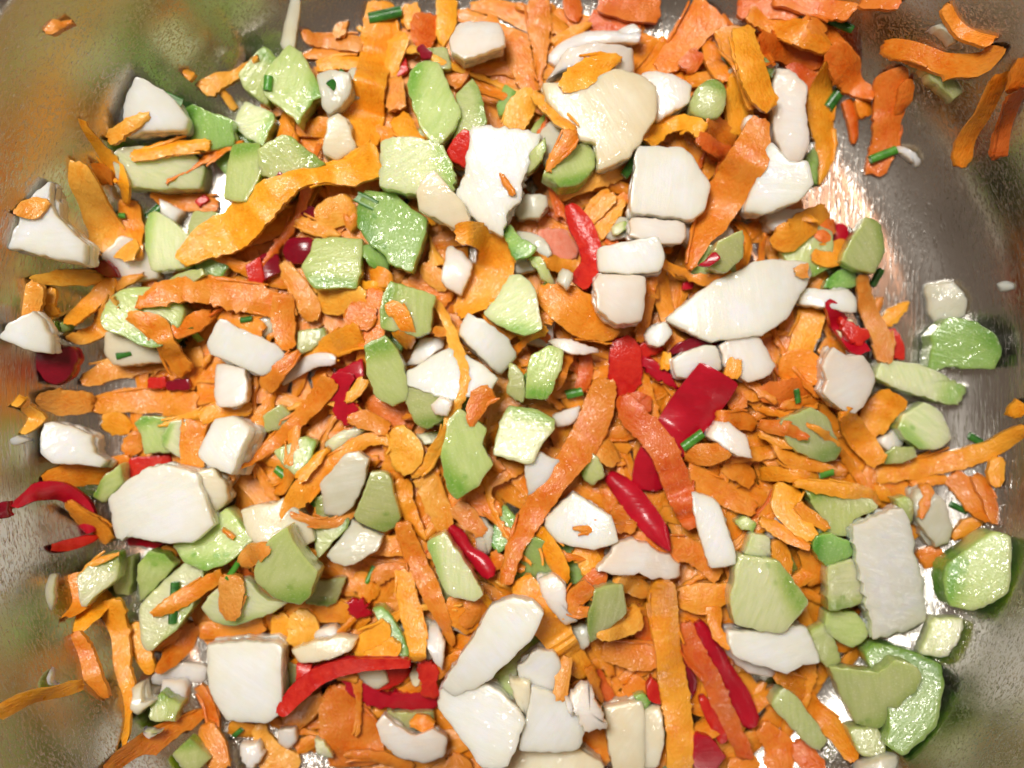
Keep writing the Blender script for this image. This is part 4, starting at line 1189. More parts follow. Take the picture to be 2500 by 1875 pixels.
S(7, [1040,40,120, 1200,120,150, 1360,190,100], mat='carrot_y')
S(6, [1200,300,130, 1280,480,180, 1330,620,150], mat='carrot_r')
S(9, [1450,70,170, 1440,300,260, 1480,600,230, 1520,900,260, 1570,1200,250, 1590,1450,240, 1580,1680,220], 'tall broad carrot plank standing beside a long red chili strip', mat='carrot', t=2.2, ref='the tall carrot plank')
S(7, [1570,200,150, 1750,230,280, 1950,180,200, 2040,120,90], mat='carrot')
S(7, [1870,290,150, 1900,500,100, 2010,640,90], mat='carrot')
RB('H', 7, 'long glossy red chili strip slanting down beside orange shreds', [1740,430,90, 1850,620,150, 1970,850,170, 2100,1080,200, 2210,1310,140], 2.6, mat='chili', cup=-.7, ref='the long glossy chili strip')
RB('H', 6, 'thin purple chili edge behind a tall carrot plank', [1605,550,30, 1650,760,60, 1690,950,80, 1660,1070,40], 2, mat='chili_d')
D('H', 6, 'small bright red chili corner beside a tall carrot plank', [1350,890,1410,960,1430,1130,1330,1080,1310,980], 3, mat='chili_f')
S(8, [1640,430,120, 1720,700,180, 1850,900,160, 1950,1150,160, 2070,1400,150, 2160,1580,100], 'long carrot shred lying along a long glossy chili strip', mat='carrot_r')
D('H', 5, 'deep red chili sheet low in the pile by the bottom rim', [1710,1360,1850,1400,1990,1580,1880,1720,1700,1650], 2.5, mat='chili')
RB('H', 7, 'thin bright red chili sliver along a carrot shred', [1770,1050,60, 1850,1220,100, 1960,1440,90], 2, mat='chili_f', ins=1)
S(6, [2100,1560,250, 2150,1700,300], mat='carrot_r')
D('O', 7, 'upright cream onion slab with a curved top edge', [950,1160,1110,1130,1270,1090,1290,1250,1300,1720,1030,1720], 6, mat='onion_c', ref='the upright cream slab')
D('O', 6, 'shaded onion slab behind an upright cream slab', [1280,1200,1430,1150,1460,1450,1390,1650,1300,1690], 5, mat='onion_c')
D('E', 6, 'curled green celery scrap behind an upright cream slab', [1210,1080,1300,1050,1360,1130,1310,1210,1250,1150], 3, mat='celery_g', skin=0)
V(6, 'thin dark green chive in shadow behind an upright cream slab', 930,1150,1110,1118, 50)
S(4, [880,830,100, 920,950,120, 1000,1080,120], mat='carrot_r')
S(4, [1150,930,200, 1250,1000,200, 1330,1080,100], mat='carrot_r')
S(5, [850,1300,200, 860,1500,250, 900,1650,200], mat='carrot')
# ---- tile 1,3
T(1, 3)
D('O', 8, 'brightest white onion cube with sharp corners beside a red chili', [-344,650,6,610,246,600,306,640,318,1160,176,1260,-174,1280,-324,1040,-344,760], 9, ref='the brightest onion cube')
S(6, [330,320,150, 550,330,200, 850,350,200, 1010,460,200], mat='carrot')
S(7, [270,360,120, 310,500,200, 240,660,150], mat='carrot')
S(7, [420,340,150, 490,480,280, 420,640,160], mat='carrot_y')
D('H', 8, 'tiny crinkled red chili crumb on a carrot slice', [870,260,950,230,1050,270,1030,390,880,370], 2.5, mat='chili', rough=.0005)
S(7, [1190,430,90, 1100,560,250, 930,690,170], mat='carrot')
S(7, [1270,580,120, 1180,690,170, 1000,740,120], mat='carrot')
D('O', 7, 'greenish cream onion strip above a big red chili', [370,680,560,610,800,550,930,580,880,670,680,750,450,770], 4, mat='onion_c')
D('E', 6, 'curved green celery rind beside a fan of carrot', [1060,330,1150,320,1300,480,1380,680,1350,750,1280,720,1210,560,1100,420], 5, mat='celery_g', skin=330)
D('E', 4, 'murky brown green celery slice beside a lime celery chunk', [600,90,850,50,760,260,700,290,500,270], 4, mat='celery_o', skin=90)
S(7, [1330,-20,150, 1370,250,180, 1430,500,200, 1440,740,180], mat='carrot')
S(5, [900,60,150, 1000,100,180, 1080,230,150], mat='carrot')
D('O', 6, 'slim upright white onion petal between carrot shreds', [1540,480,1620,470,1680,620,1660,860,1600,780,1530,640], 4, mat='onion_p')
S(5, [1680,280,250, 1850,400,230, 1920,510,150], mat='carrot')
S(5, [1900,200,200, 1950,320,180, 1830,450,120], mat='carrot')
RB('H', 8, 'big open red chili slice with a white seed inside', [340,1130,90, 450,1000,170, 620,880,170, 850,800,140, 1100,775,100, 1390,770,80], 2.6, mat='chili', ins=1, cup=.4,
   extra=[('flesh', 'chili_f', [880,800,1390,780,1400,860,1260,1010,1050,1010,950,900], 1.2),
          ('skin', 'chili', [780,890,850,840,960,960,1130,1050,1300,1040,1630,1040,1640,1150,1580,1200,1180,1190,1000,1140,860,1010], 3.2),
          ('flesh', 'chili_f', [1420,780,1500,735,1640,820,1600,980,1640,1110,1480,1090,1470,900], 2.6),
          ('seed', 'seed', [1370,910,1400,840,1450,830,1480,850,1460,980,1410,1000], 3.4)], ref='the big open chili slice')
D('H', 6, 'small pinkish red chili block beside the brightest onion cube', [420,780,560,790,530,880,430,930], 3, mat='chili_f')
S(7, [320,1280,120, 500,1180,160, 650,1050,110], mat='carrot_y')
S(6, [770,940,150, 800,1150,380, 900,1400,520, 950,1640,480], 'widest flat carrot slab below a big open chili slice', mat='carrot', t=2)
S(7, [120,1280,100, 160,1450,160, 260,1620,300, 420,1700,300], mat='carrot_y')
D('O', 7, 'small milky onion nub near the brightest onion cube', [280,1330,420,1320,430,1440,350,1520,260,1460], 3, mat='onion_p')
D('O', 7, 'jagged pink onion scrap near the bottom rim', [-60,1480,100,1450,150,1550,50,1680,-40,1600], 3, mat='onion_p', rough=.00025)
D('E', 7, 'small faded celery chip on the widest carrot slab', [570,1420,660,1430,740,1580,600,1560], 2.5, mat='celery_p', skin=None)
D('O', 8, 'crescent shaped pink white onion slice near the bottom rim', [1110,1280,1170,1200,1300,1310,1430,1390,1570,1330,1690,1420,1660,1600,1500,1640,1280,1570,1150,1430], 5, mat='onion_p', s=(0,25), ref='the crescent onion slice')
S(8, [1390,1280,60, 1480,1260,120, 1590,1280,60], mat='carrot')
S(7, [830,1550,50, 1100,1560,100, 1420,1660,100], mat='carrot')
D('E', 6, 'green celery flesh peeking out under a big open chili slice', [1180,1180,1580,1190,1580,1300,1400,1360,1230,1240], 4, mat='celery_o', skin=None)
S(6, [1720,1560,120, 1800,1640,200, 1850,1740,200], mat='carrot')
# ---- tile 0,3
T(0, 3)
D('E', 7, 'pale celery corner with a wet silvery edge', [720,10,880,-140,1000,-150,1010,60,870,170,800,260,760,260,730,110], 5, mat='celery_p', skin=270)
D('E', 6, 'soft green celery slice between two celery pieces', [920,-90,1200,-170,1190,60,1150,160,1040,150,970,0], 5, mat='celery', skin=None)
D('E', 7, 'blue green celery slab leaning on an oval celery slice', [1170,-60,1280,-180,1400,-150,1480,-60,1300,150,1130,290,1150,120], 5, mat='celery', skin=280)
D('E', 8, 'large oval celery slice under a pointed carrot strip', [1160,290,1400,60,1520,-40,1640,-50,1700,50,1640,250,1560,420,1300,650,1260,660,1190,550], 6, mat='celery_p', skin=30, cut=.22, ref='the large oval celery slice')
V(8, 'green chive piece crossed by a pointed carrot strip', 1472,95,1462,435, 92)
S(9, [1285,370,50, 1450,280,130, 1650,160,130, 1880,20,100], 'pointed carrot strip lying over a chive on an oval celery slice', mat='carrot', ref='the pointed carrot strip')
D('E', 7, 'flat pale celery slice under a yellow carrot patch', [1690,310,1830,150,2080,50,2250,250,2420,260,2300,350,1950,480,1800,440], 6, mat='celery_p', skin=80, ref='the flat pale celery slice')
S(8, [1960,30,220, 1950,250,230, 1950,410,110], 'yellow carrot patch lying on a flat pale celery slice', mat='carrot_y')
S(5, [620,20,150, 640,250,300, 560,380,160], mat='carrot')
S(5, [920,190,150, 770,330,220, 640,510,90], mat='carrot')
S(5, [640,510,120, 700,700,200, 780,880,180, 910,1060,40], mat='carrot')
S(6, [960,230,150, 990,500,200, 1020,800,170, 1070,1050,150, 1080,1250,80, 1050,1460,50], 'tall straight carrot strip over bare steel', mat='carrot', ref='the tall straight carrot strip')
S(3, [0,1190,200, 250,1080,180, 450,1050,180, 690,960,110], mat='carrot')
S(5, [1730,1190,80, 1450,1330,160, 1200,1500,250, 880,1680,190], 'sloping carrot shred over bare steel near the bottom rim', mat='carrot')
D('E', 6, 'small wet celery cube with a silver shine', [1420,960,1630,1020,1570,1140,1520,1240,1320,1190,1350,1060], 6, mat='celery', skin=270, dome=.4)
D('E', 5, 'pale triangular celery scrap on a sloping carrot shred', [1250,1280,1420,1300,1240,1430], 3, mat='celery_p', skin=None)
D('O', 6, 'small oval onion bulb piece above a wet celery cube', [1140,1010,1200,920,1290,870,1320,1000,1330,1060,1210,1170,1120,1150], 5, mat='onion_c', dome=.8)
RB('O', 6, 'glassy curved onion ribbon beside the brightest onion cube', [1290,910,90, 1500,850,160, 1750,860,150], 2.0, mat='onion_p')
S(4, [1150,420,150, 1200,700,180, 1290,850,90], mat='carrot')
S(5, [1280,620,160, 1450,560,180, 1520,480,100], mat='carrot')
S(6, [1620,430,190, 1520,640,190, 1340,850,70], mat='carrot')
S(6, [1690,500,150, 2000,500,170, 2230,440,150], mat='carrot')
S(6, [1680,970,100, 1780,1150,120, 1830,1370,70], mat='carrot')
S(6, [1720,1290,150, 1800,1500,250, 1850,1680,200], mat='carrot')
S(6, [1930,1320,150, 2170,1350,150], mat='carrot')
V(7, 'small dark chive tip beside the brightest onion cube', 2085,1278,2015,1335, 50)
D('E', 3, 'wet teal celery sliver stuck to the left steel wall', [400,200,430,0,540,0,480,250,430,350], 2, mat='celery_p', skin=None)
D('E', 3, 'tiny pale green celery chip stuck to the left steel wall', [390,960,480,790,500,950], 2, mat='celery_p', skin=None)

# ------------------------------------------------------------------ building the pile
NAMES = {'O': 'onion_piece', 'E': 'celery_piece', 'S': 'carrot_shred', 'H': 'chili_piece', 'V': 'chive_snippet'}
CATS = {'O': 'onion', 'E': 'celery', 'S': 'carrot shred', 'H': 'chili', 'V': 'chive'}
GROUPS = {'O': 'diced onion in the bowl', 'E': 'diced celery in the bowl', 'S': 'grated carrot in the bowl', 'H': 'chopped chili in the bowl', 'V': 'cut chives in the bowl'}
SIDE = {'O': 'onion', 'E': 'celery', 'S': 'carrot', 'H': 'chili', 'V': 'chive'}


def centroid(P):
    return sum(p[0] for p in P) / len(P), sum(p[1] for p in P) / len(P)


def fit_plane(cells, cx, cy, lim):
    I, J = cells
    h = HF[I, J]
    X = gx[I] - cx
    Y = gy[J] - cy
    A = np.stack([X, Y, np.ones_like(X)], 1)
    w = 0.15 + (h >= np.percentile(h, 45))
    sol = np.linalg.lstsq(A * w[:, None], h * w, rcond=None)[0]
    g = math.hypot(sol[0], sol[1])
    k = min(1.0, lim / g) if g > 1e-9 else 1.0
    a, b = sol[0] * k, sol[1] * k
    res = h - (a * X + b * Y)
    return a, b, res


def finish(o, it):
    o['category'] = CATS[it['kind']]
    o['label'] = it['label']
    o['group'] = it.get('group', GROUPS[it['kind']])


def root_for(it, loc):
    e = bpy.data.objects.new(NAMES[it['kind']], None)
    e.empty_display_size = 0.004
    e.location = loc
    col.objects.link(e)
    finish(e, it)
    return e


def submesh(vs, fs, keep, edge, sk):
    used = {}
    nv, nf, ne, ns = [], [], [], []
    for f, k in zip(fs, keep):
        if not k:
            continue
        g = []
        for i in f:
            if i not in used:
                used[i] = len(nv)
                nv.append(vs[i]); ne.append(edge[i]); ns.append(sk[i])
            g.append(used[i])
        nf.append(tuple(g))
    return nv, nf, ne, ns


def place_slab(P, t, L, s=(0, 0), pct=91):
    MP = [march(u, v) for u, v in P]
    if max(brad(p[0], p[1]) for p in MP) > 0.0985 and L <= 6 and sum(p[2] for p in MP) / len(MP) > 0.004:
        W = [(p[0], p[1]) for p in MP]
        cx, cy = centroid(W)
        cells = poly_cells(W)
        if cells is None:
            return None
        A = np.array([(p[0] - cx, p[1] - cy, 1) for p in MP])
        sol = np.linalg.lstsq(A, np.array([p[2] for p in MP]), rcond=None)[0]
        g = math.hypot(sol[0], sol[1])
        k = min(1.0, (1.4 if t < 0.004 else 0.5) / g) if g > 0 else 1
        return W, cx, cy, cells, sol[0] * k, sol[1] * k, float(sol[2])
    jit = (R.uniform(-.19, .19), R.uniform(-.19, .19)) if t > 0.0035 else (0, 0)
    z = 0.012
    for _ in range(3):
        W = [unproj(u, v, z) for (u, v) in P]
        cx, cy = centroid(W)
        cells = poly_cells(W)
        if cells is None:
            return None
        a, b, res = fit_plane(cells, cx, cy, 1.6 if L <= 3 and brad(cx, cy) > 0.086 else 0.30)
        a += jit[0]
        b += jit[1]
        z0 = min(float(np.percentile(res, pct)), 0.045 if L > 2 else 0.0075)
        z = z0 + t
    return W, cx, cy, cells, a, b, z0


def build_slab(it, k):
    r = place_slab(it['P'], it['t'], it['L'])
    if r is None:
        return
    W, cx, cy, cells, a, b, z0 = r
    I, J = cells
    t = it['t']
    poly = [(x - cx, y - cy) for x, y in W]
    sc = mm_px(z0 + t)
    sh = (it['s'][0] * sc, -it['s'][1] * sc)
    kw = dict(shear=sh, grad=(a, b), skin=it.get('skin'), seed=k * 0.173, dome=it.get('dome', {'O': 0.6, 'E': 0.35}.get(it['kind'], 0.15)) * 1e-3,
              rough=it.get('rough', 0.00013), cut=it.get('cut', 0.085), rib=it.get('rib', False),
              bev=it.get('bev', {'O': 0.42, 'E': 0.32}.get(it['kind'], 0.22)) * 1e-3, bow=it.get('bow', R.uniform(0.2, 0.7) if it['kind'] == 'O' else R.uniform(0, 0.35)) * 1e-3, bowdir=it.get('bowdir', R.uniform(0, 3.14)))
    mat = M[it.get('mat', SIDE[it['kind']])]
    loc = (cx, cy, z0)
    if it['kind'] == 'H':
        e = root_for(it, loc)
        inn = it.get('ins')
        lo = slab(poly, t * 0.6, **{**kw, 'dome': 0.0})
        hi_poly = [(x * 1.01, y * 1.01) for x, y in poly]
        hi = slab(hi_poly, t * 0.5, **kw)
        dark = M['chili_d'] if it.get('mat') == 'chili_d' else M['chili']
        m_hi, m_lo = (M['chili_f'], dark) if inn else (mat, M['chili_f'] if mat is not M['chili_d'] else M['chili'])
        for nm, g, mm, dz in (('flesh' if inn else 'skin', hi, m_hi, t * 0.5), ('skin' if inn else 'flesh', lo, m_lo, 0)):
            o = mesh_obj(nm, g[0], g[1], mm, g[2], g[3])
            o.location = (0, 0, dz)
            o.parent = e
        extras(it, e, loc, k)
    else:
        vs, fs, ed, sk, side = slab(poly, t, **kw)
        sp = [sd and sum(sk[i] for i in f) / len(f) > 0.55 for f, sd in zip(fs, side)]
        if it['kind'] == 'E' and it.get('skin') is not None and sum(sp) > 8:
            e = root_for(it, loc)
            for nm, keep in (('flesh', [not q for q in sp]), ('rind', sp)):
                nv, nf, ne, ns = submesh(vs, fs, keep, ed, sk)
                o = mesh_obj(nm, nv, nf, mat, ne, ns)
                o.parent = e
        elif it['kind'] == 'O' and t >= 0.0048:
            # an onion piece is a stack of leaf layers
            e = root_for(it, loc)
            nl = 3 if t >= 0.0068 else 2
            for q in range(nl):
                f = 1.0 - 0.012 * (nl - 1 - q) * R.uniform(0.3, 1.6)
                off = (R.uniform(-1, 1) * 0.00025 * (q < nl - 1), R.uniform(-1, 1) * 0.00025 * (q < nl - 1))
                sq = 1 - (q + 1) / nl
                pl = [(x * f + off[0] + sh[0] * sq, y * f + off[1] + sh[1] * sq) for x, y in poly]
                g = slab(pl, t / nl + 0.00006, **{**kw, 'shear': (sh[0] / nl, sh[1] / nl), 'bev': kw['bev'] if q == nl - 1 else 0.00022,
                                                  'seed': kw['seed'] + q * 0.37, 'rough': kw['rough'] * (1 if q == nl - 1 else 1.6)})
                lo = mesh_obj('layer', g[0], g[1], mat, g[2], g[3])
                lo.location = (0, 0, q * t / nl)
                lo.parent = e
        else:
            o = mesh_obj(NAMES[it['kind']], vs, fs, mat, ed, sk)
            o.location = loc
            finish(o, it)
    top = z0 + a * (gx[I] - cx) + b * (gy[J] - cy) + t
    HF[I, J] = np.maximum(HF[I, J], top)


def extras(it, e, loc, k):
    for q, (nm, mname, P, t) in enumerate(it.get('extra', ())):
        t *= 1e-3
        r = place_slab(P, t, it['L'], pct=50)
        if r is None:
            continue
        W, cx, cy, cells, a, b, z0 = r
        if nm != 'seed':
            z0 -= t * 0.35
        poly = [(x - cx, y - cy) for x, y in W]
        tt = 0.0012 if nm == 'seed' else t
        g = slab(poly, tt, grad=(a, b), seed=k + q * 7.1, dome=0.0004, bev=0.0004, cut=0.2, rough=0.00008 if nm == 'seed' else 0.0003)
        o = mesh_obj(nm, g[0], g[1], M[mname], g[2], g[3])
        o.location = (cx - loc[0], cy - loc[1], z0 - loc[2])
        o.parent = e
        I, J = cells
        HF[I, J] = np.maximum(HF[I, J], z0 + a * (gx[I] - cx) + b * (gy[J] - cy) + tt)


def ribbon_cells(Sm):
    """stamp of a ribbon: list of (cell arrays) for each sample"""
    out = []
    for (x, y, w) in Sm:
        r = max(w * 0.5, CELL * 0.8)
        i0 = max(0, int((x - r - GX0) / CELL)); i1 = min(NX - 1, int((x + r - GX0) / CELL) + 1)
        j0 = max(0, int((y - r - GY0) / CELL)); j1 = min(NY - 1, int((y + r - GY0) / CELL) + 1)
        if i1 <= i0 or j1 <= j0:
            out.append(None)
            continue
        X, Y = np.meshgrid(gx[i0:i1 + 1], gy[j0:j1 + 1], indexing='ij')
        m = (X - x) ** 2 + (Y - y) ** 2 <= r * r
        I, J = np.nonzero(m)
        out.append((I + i0, J + j0) if len(I) else None)
    return out


def drape(Sm, stiff=4, pct=62):
    st = ribbon_cells(Sm)
    h = []
    for c, (x, y, w) in zip(st, Sm):
        h.append(float(np.percentile(HF[c], pct)) if c is not None else h_at(x, y))
    h = np.array(h)
    n = len(h)
    hp = np.pad(h, stiff, mode='edge')
    ker = np.ones(2 * stiff + 1) / (2 * stiff + 1)
    sm = np.convolve(hp, ker, 'valid')
    sm = np.maximum(sm, h - 0.0016)
    sm = np.convolve(np.pad(sm, 2, mode='edge'), np.ones(5) / 5, 'valid')
    return sm, st


def fringe(g, Sl, zl, t, k):
    """torn threads of flesh along the edges of a grated shred"""
    vs, fs, ed, uv = [list(q) for q in g]
    n = len(Sl)
    for q in range(R.choice((1, 2, 2, 3, 4)) if n > 24 else R.choice((0, 1, 2))):
        m = R.randint(6, min(16, n - 4))
        i0 = R.randint(0, n - m - 1)
        sg = R.choice((-1, 1))
        flip = R.random() < 0.5
        out = R.uniform(0.0004, 0.0013)
        P, Z = [], []
        for j in range(m):
            x, y, w = Sl[i0 + j]
            a, b = Sl[max(0, i0 + j - 2)], Sl[min(n - 1, i0 + j + 2)]
            L = math.hypot(b[0] - a[0], b[1] - a[1]) or 1e-9
            nx, ny = -(b[1] - a[1]) / L, (b[0] - a[0]) / L
            f = (m - 1 - j if flip else j) / (m - 1)
            d = sg * (w * 0.5 - 0.0003 + out * f * f)
            P.append((x + nx * d, y + ny * d, 0.00095 - 0.0006 * f))
            Z.append(zl[i0 + j] + t * 0.25 + 0.0006 * f)
        h = ribbon_mesh(P, Z, t * 0.45, 0.5, 0, k + q * 3.3, 0.3)
        off = len(vs)
        vs += h[0]
        fs += [tuple(i + off for i in f_) for f_ in h[1]]
        ed += h[2]
        uv += h[3]
    return vs, fs, ed, uv


def build_rib(it, k):
    MP = [march(u, v) for (u, v, w) in it['P']]
    zz_ = [min(p[2] + 0.001, 0.045) for p in MP]
    wall = max(brad(p[0], p[1]) for p in MP) > 0.0985
    if wall and (it.get('stuff') or it.get('loose')):
        return
    for _ in range(1 if wall else 3):
        pts = []
        for (u, v, w), z in zip(it['P'], zz_):
            x, y = unproj(u, v, z)
            pts.append((x, y, w * (0.94 if w > 48 else 1.0) * mm_px(z)))
        Sm = catmull(pts, 0.0007)
        zc, st = drape(Sm, 9, 92)
        if wall:
            zs = catmull([(p[0], p[1], q) for p, q in zip(pts, zz_)], 0.0007)
            zc = np.array([q[2] - 0.0008 for q in zs][:len(Sm)])
        zz_ = [min(0.045, float(zc[min(range(len(Sm)), key=lambda i: (Sm[i][0] - p[0]) ** 2 + (Sm[i][1] - p[1]) ** 2)]) + it['t'] * 0.7) for p in pts]
    cx, cy = centroid([(p[0], p[1]) for p in Sm])
    z0 = float(zc.min())
    loc = (cx, cy, z0)
    Sl = [(x - cx, y - cy, w) for x, y, w in Sm]
    zl = [zz - z0 for zz in zc]
    t = it['t'] * (1.2 if it['kind'] == 'S' else 1.0)
    fr = it.get('fray', 1.0 if it['kind'] == 'S' else 0.35)
    roll = 0.55 if it['kind'] == 'S' else 0.12
    cup = it.get('cup', 0.0) * 1e-3
    mat = M[it.get('mat', SIDE[it['kind']])]
    if it['kind'] == 'H':
        e = root_for(it, loc)
        inn = it.get('ins')
        for nm, off, wm in (('flesh' if inn else 'skin', t * 0.45, 0.97 if inn else 1.0), ('skin' if inn else 'flesh', 0.0, 1.0 if inn else 0.95)):
            mm = mat if nm == 'skin' and mat not in (M['chili_f'],) else (M['chili_f'] if nm == 'flesh' else M['chili'])
            g = ribbon_mesh(Sl, zl, t * 0.55, fr, cup, k * 0.31, roll, off, wm, bool(it.get('blunt')))
            o = mesh_obj(nm, g[0], g[1], mm, g[2], None, 50, g[3])
            o.parent = e
    elif it.get('stuff'):
        g = ribbon_mesh(Sm, list(zc), t, fr, cup, k * 0.31, roll)
        off = len(bv)
        bv.extend(g[0])
        bf.extend(tuple(i + off for i in f) for f in g[1])
        be.extend(g[2])
        bu.extend(g[3])
    else:
        g = ribbon_mesh(Sl, zl, t, fr, cup, k * 0.31, roll)
        if it['kind'] == 'S' and len(Sl) > 14:
            g = fringe(g, Sl, zl, t, k)
        o = mesh_obj(NAMES[it['kind']], g[0], g[1], mat, g[2], None, 50, g[3])
        o.location = loc
        finish(o, it)
    for c, zz in zip(st, zc):
        if c is not None:
            HF[c] = np.maximum(HF[c], zz + t * 0.85)
    if it['kind'] == 'H':
        extras(it, e, loc, k)


def build_tube(it, k):
    (u1, v1), (u2, v2) = it['P']
    z = 0.014
    for _ in range(2):
        x1, y1 = unproj(u1, v1, z)
        x2, y2 = unproj(u2, v2, z)
        w = it['w'] * 0.86 * mm_px(z)
        n = 9
        Sm = [(x1 + (x2 - x1) * q / (n - 1), y1 + (y2 - y1) * q / (n - 1), w * 0.8) for q in range(n)]
        zc, st = drape(Sm, 8, 60)
        z = float(zc.mean()) + w * 0.4
    fit = np.polyfit(np.arange(n), zc, 1)
    zc = np.polyval(fit, np.arange(n))
    zc -= w * 0.08
    cx, cy, z0 = (x1 + x2) / 2, (y1 + y2) / 2, float(zc.min())
    L = math.hypot(x2 - x1, y2 - y1) or 1e-6
    tx, ty = (x2 - x1) / L, (y2 - y1) / L
    nx, ny = -ty, tx
    seg = 14
    half = it.get('half')
    ro = w * 0.5
    e = root_for(it, (cx, cy, z0))

    def tube(r_o, r_i, name, mat, flat=0.78):
        a0, a1 = (math.radians(158), math.radians(382)) if half else (0, 2 * math.pi)
        m = seg + 1 if half else seg
        vs, fs = [], []
        for q in range(n):
            f = q / (n - 1)
            bx = x1 + (x2 - x1) * f - cx
            by = y1 + (y2 - y1) * f - cy
            wob = 1 + 0.05 * fbm((q * .3, k, 0), 1.7)
            for rr in (r_o, r_i):
                for s_ in range(m):
                    th = a0 + (a1 - a0) * s_ / seg
                    slant = 0
                    if q in (0, n - 1):
                        slant = 0.12 * rr * math.sin(th + k) + R.uniform(-1, 1) * 0.00006
                    d = rr * math.cos(th) * wob
                    vs.append((bx + nx * d + tx * slant, by + ny * d + ty * slant,
                               zc[q] - z0 + ro * flat + rr * math.sin(th) * flat * wob))
        row = 2 * m
        lim = m - 1 if half else m
        for q in range(n - 1):
            for s_ in range(lim):
                s2 = (s_ + 1) % m
                A, B = q * row, (q + 1) * row
                fs.append((A + s_, A + s2, B + s2, B + s_))
                fs.append((A + m + s_, B + m + s_, B + m + s2, A + m + s2))
            if half:
                for s_ in (0, m - 1):
                    fs.append((q * row + s_, (q + 1) * row + s_, (q + 1) * row + m + s_, q * row + m + s_))
        for q in (0, n - 1):
            A = q * row
            for s_ in range(lim):
                s2 = (s_ + 1) % m
                fs.append((A + s_, A + m + s_, A + m + s2, A + s2))
        o = mesh_obj(name, vs, fs, mat, None, None, 45)
        o.parent = e
        return o
    tube(ro, ro * 0.80, 'skin', M[it.get('mat', 'chive')])
    tube(ro * 0.80, ro * 0.55, 'lining', M['chive_in'])
    for c, zz in zip(st, zc):
        if c is not None:
            HF[c] = np.maximum(HF[c], zz + w * 0.7)


# ---- where the pile lies (outline of the heap on the bowl floor, in metres via the floor plane)
HEAP = [(720, -60), (640, 130), (500, 230), (360, 240), (300, 360), (150, 430), (80, 560), (90, 800), (120, 950), (150, 1120), (220, 1300),
        (260, 1480), (330, 1640), (330, 1960), (2120, 1960), (2180, 1760), (2230, 1500), (2330, 1380), (2350, 1150), (2230, 1020), (2100, 880), (2060, 700), (2050, 560),
        (1960, 430), (2020, 250), (2050, 60), (2050, -60)]


def in_heap(u, v):
    ins = False
    n = len(HEAP)
    for k in range(n):
        x1, y1 = HEAP[k]
        x2, y2 = HEAP[(k + 1) % n]
        if (y1 > v) != (y2 > v) and u < (x2 - x1) * (v - y1) / (y2 - y1) + x1:
            ins = not ins
    return ins


def rand_strip(Lmin, Lmax, wmin, wmax):
    while True:
        u, v = R.uniform(80, 2380), R.uniform(-60, 1940)
        a = R.uniform(0, math.tau)
        L = R.uniform(Lmin, Lmax)
        c = R.uniform(-0.7, 0.7)
        pts = []
        for q in range(5):
            f = (q / 4 - 0.5) * L
            aa = a + c * (q / 4 - 0.5)
            w = R.uniform(wmin, wmax) * (0.35 + 0.65 * math.sin(math.pi * (0.12 + 0.76 * q / 4)))
            pts.append((u + math.cos(aa) * f, v + math.sin(aa) * f, w))
        if all(in_heap(p[0], p[1]) for p in pts):
            return pts


# bed of grated carrot at the bottom, seen only through the gaps
bv, bf, be, bu = [], [], [], []
def heap_depth(u, v):
    d = 1e9
    n = len(HEAP)
    for k in range(n):
        x1, y1 = HEAP[k]
        x2, y2 = HEAP[(k + 1) % n]
        if (y1 < -40 and y2 < -40) or (y1 > 1940 and y2 > 1940):
            continue
        L2 = (x2 - x1) ** 2 + (y2 - y1) ** 2
        f = min(1, max(0, ((u - x1) * (x2 - x1) + (v - y1) * (y2 - y1)) / L2))
        d = min(d, math.hypot(u - x1 - f * (x2 - x1), v - y1 - f * (y2 - y1)))
    hole = 0.62 + 0.75 * mnoise.noise(Vector((u * 0.0062, v * 0.0062, 3.3)))
    return 0.0015 + 0.0085 * min(1.0, d / 300) * min(1.0, max(0.12, hole))


for q in range(640):
    P = rand_strip(260, 560, 32, 62)
    pts = []
    for (u, v, w) in P:
        x, y = unproj(u, v, 0.006)
        pts.append((x, y, w * mm_px(0.006)))
    if max(brad(p[0], p[1]) for p in pts) > 0.096:
        continue
    Sm = catmull(pts, 0.0018)
    zc, st = drape(Sm, 3, 45)
    zc = np.minimum(zc, [max(heap_depth(x / (PXT * (CAM_H - 0.006)) + 1250, 937.5 - y / (PXT * (CAM_H - 0.006))), bowl_z(brad(x, y))) for x, y, w in Sm])
    g = ribbon_mesh(Sm, list(zc), 0.0014, 0.8, 0, q * 0.7 + 500, 0.3)
    off = len(bv)
    bv += g[0]
    bf += [tuple(i + off for i in f) for f in g[1]]
    be += g[2]
    bu += g[3]
    for c, zz in zip(st, zc):
        if c is not None:
            HF[c] = np.maximum(HF[c], zz + 0.0010)


def rand_dice(kind, q):
    while True:
        u, v = R.uniform(200, 2300), R.uniform(40, 1860)
        n = R.choice((4, 5, 6))
        r = R.uniform(42, 75)
        a0 = R.uniform(0, math.tau)
        P = [(u + r * R.uniform(0.8, 1.15) * math.cos(a0 + math.tau * s_ / n), v + r * R.uniform(0.8, 1.15) * math.sin(a0 + math.tau * s_ / n)) for s_ in range(n)]
        if all(in_heap(*p) for p in P):
            break
    lab = {'O': ('half buried onion piece glimpsed through a gap between carrot shreds', 'half buried onion pieces'),
           'E': ('half buried celery piece glimpsed through a gap between carrot shreds', 'half buried celery pieces')}[kind]
    mt = R.choice({'O': ('onion_p', 'onion_c', 'onion_t'), 'E': ('celery_o', 'celery', 'celery_g')}[kind])
    return dict(geo='slab', kind=kind, L=2, desc='', P=P, t=R.uniform(3.5, 5) * 1e-3, s=(0, 0), mat=mt, skin=R.uniform(0, 360) if kind == 'E' else None, label=lab[0], group=lab[1])


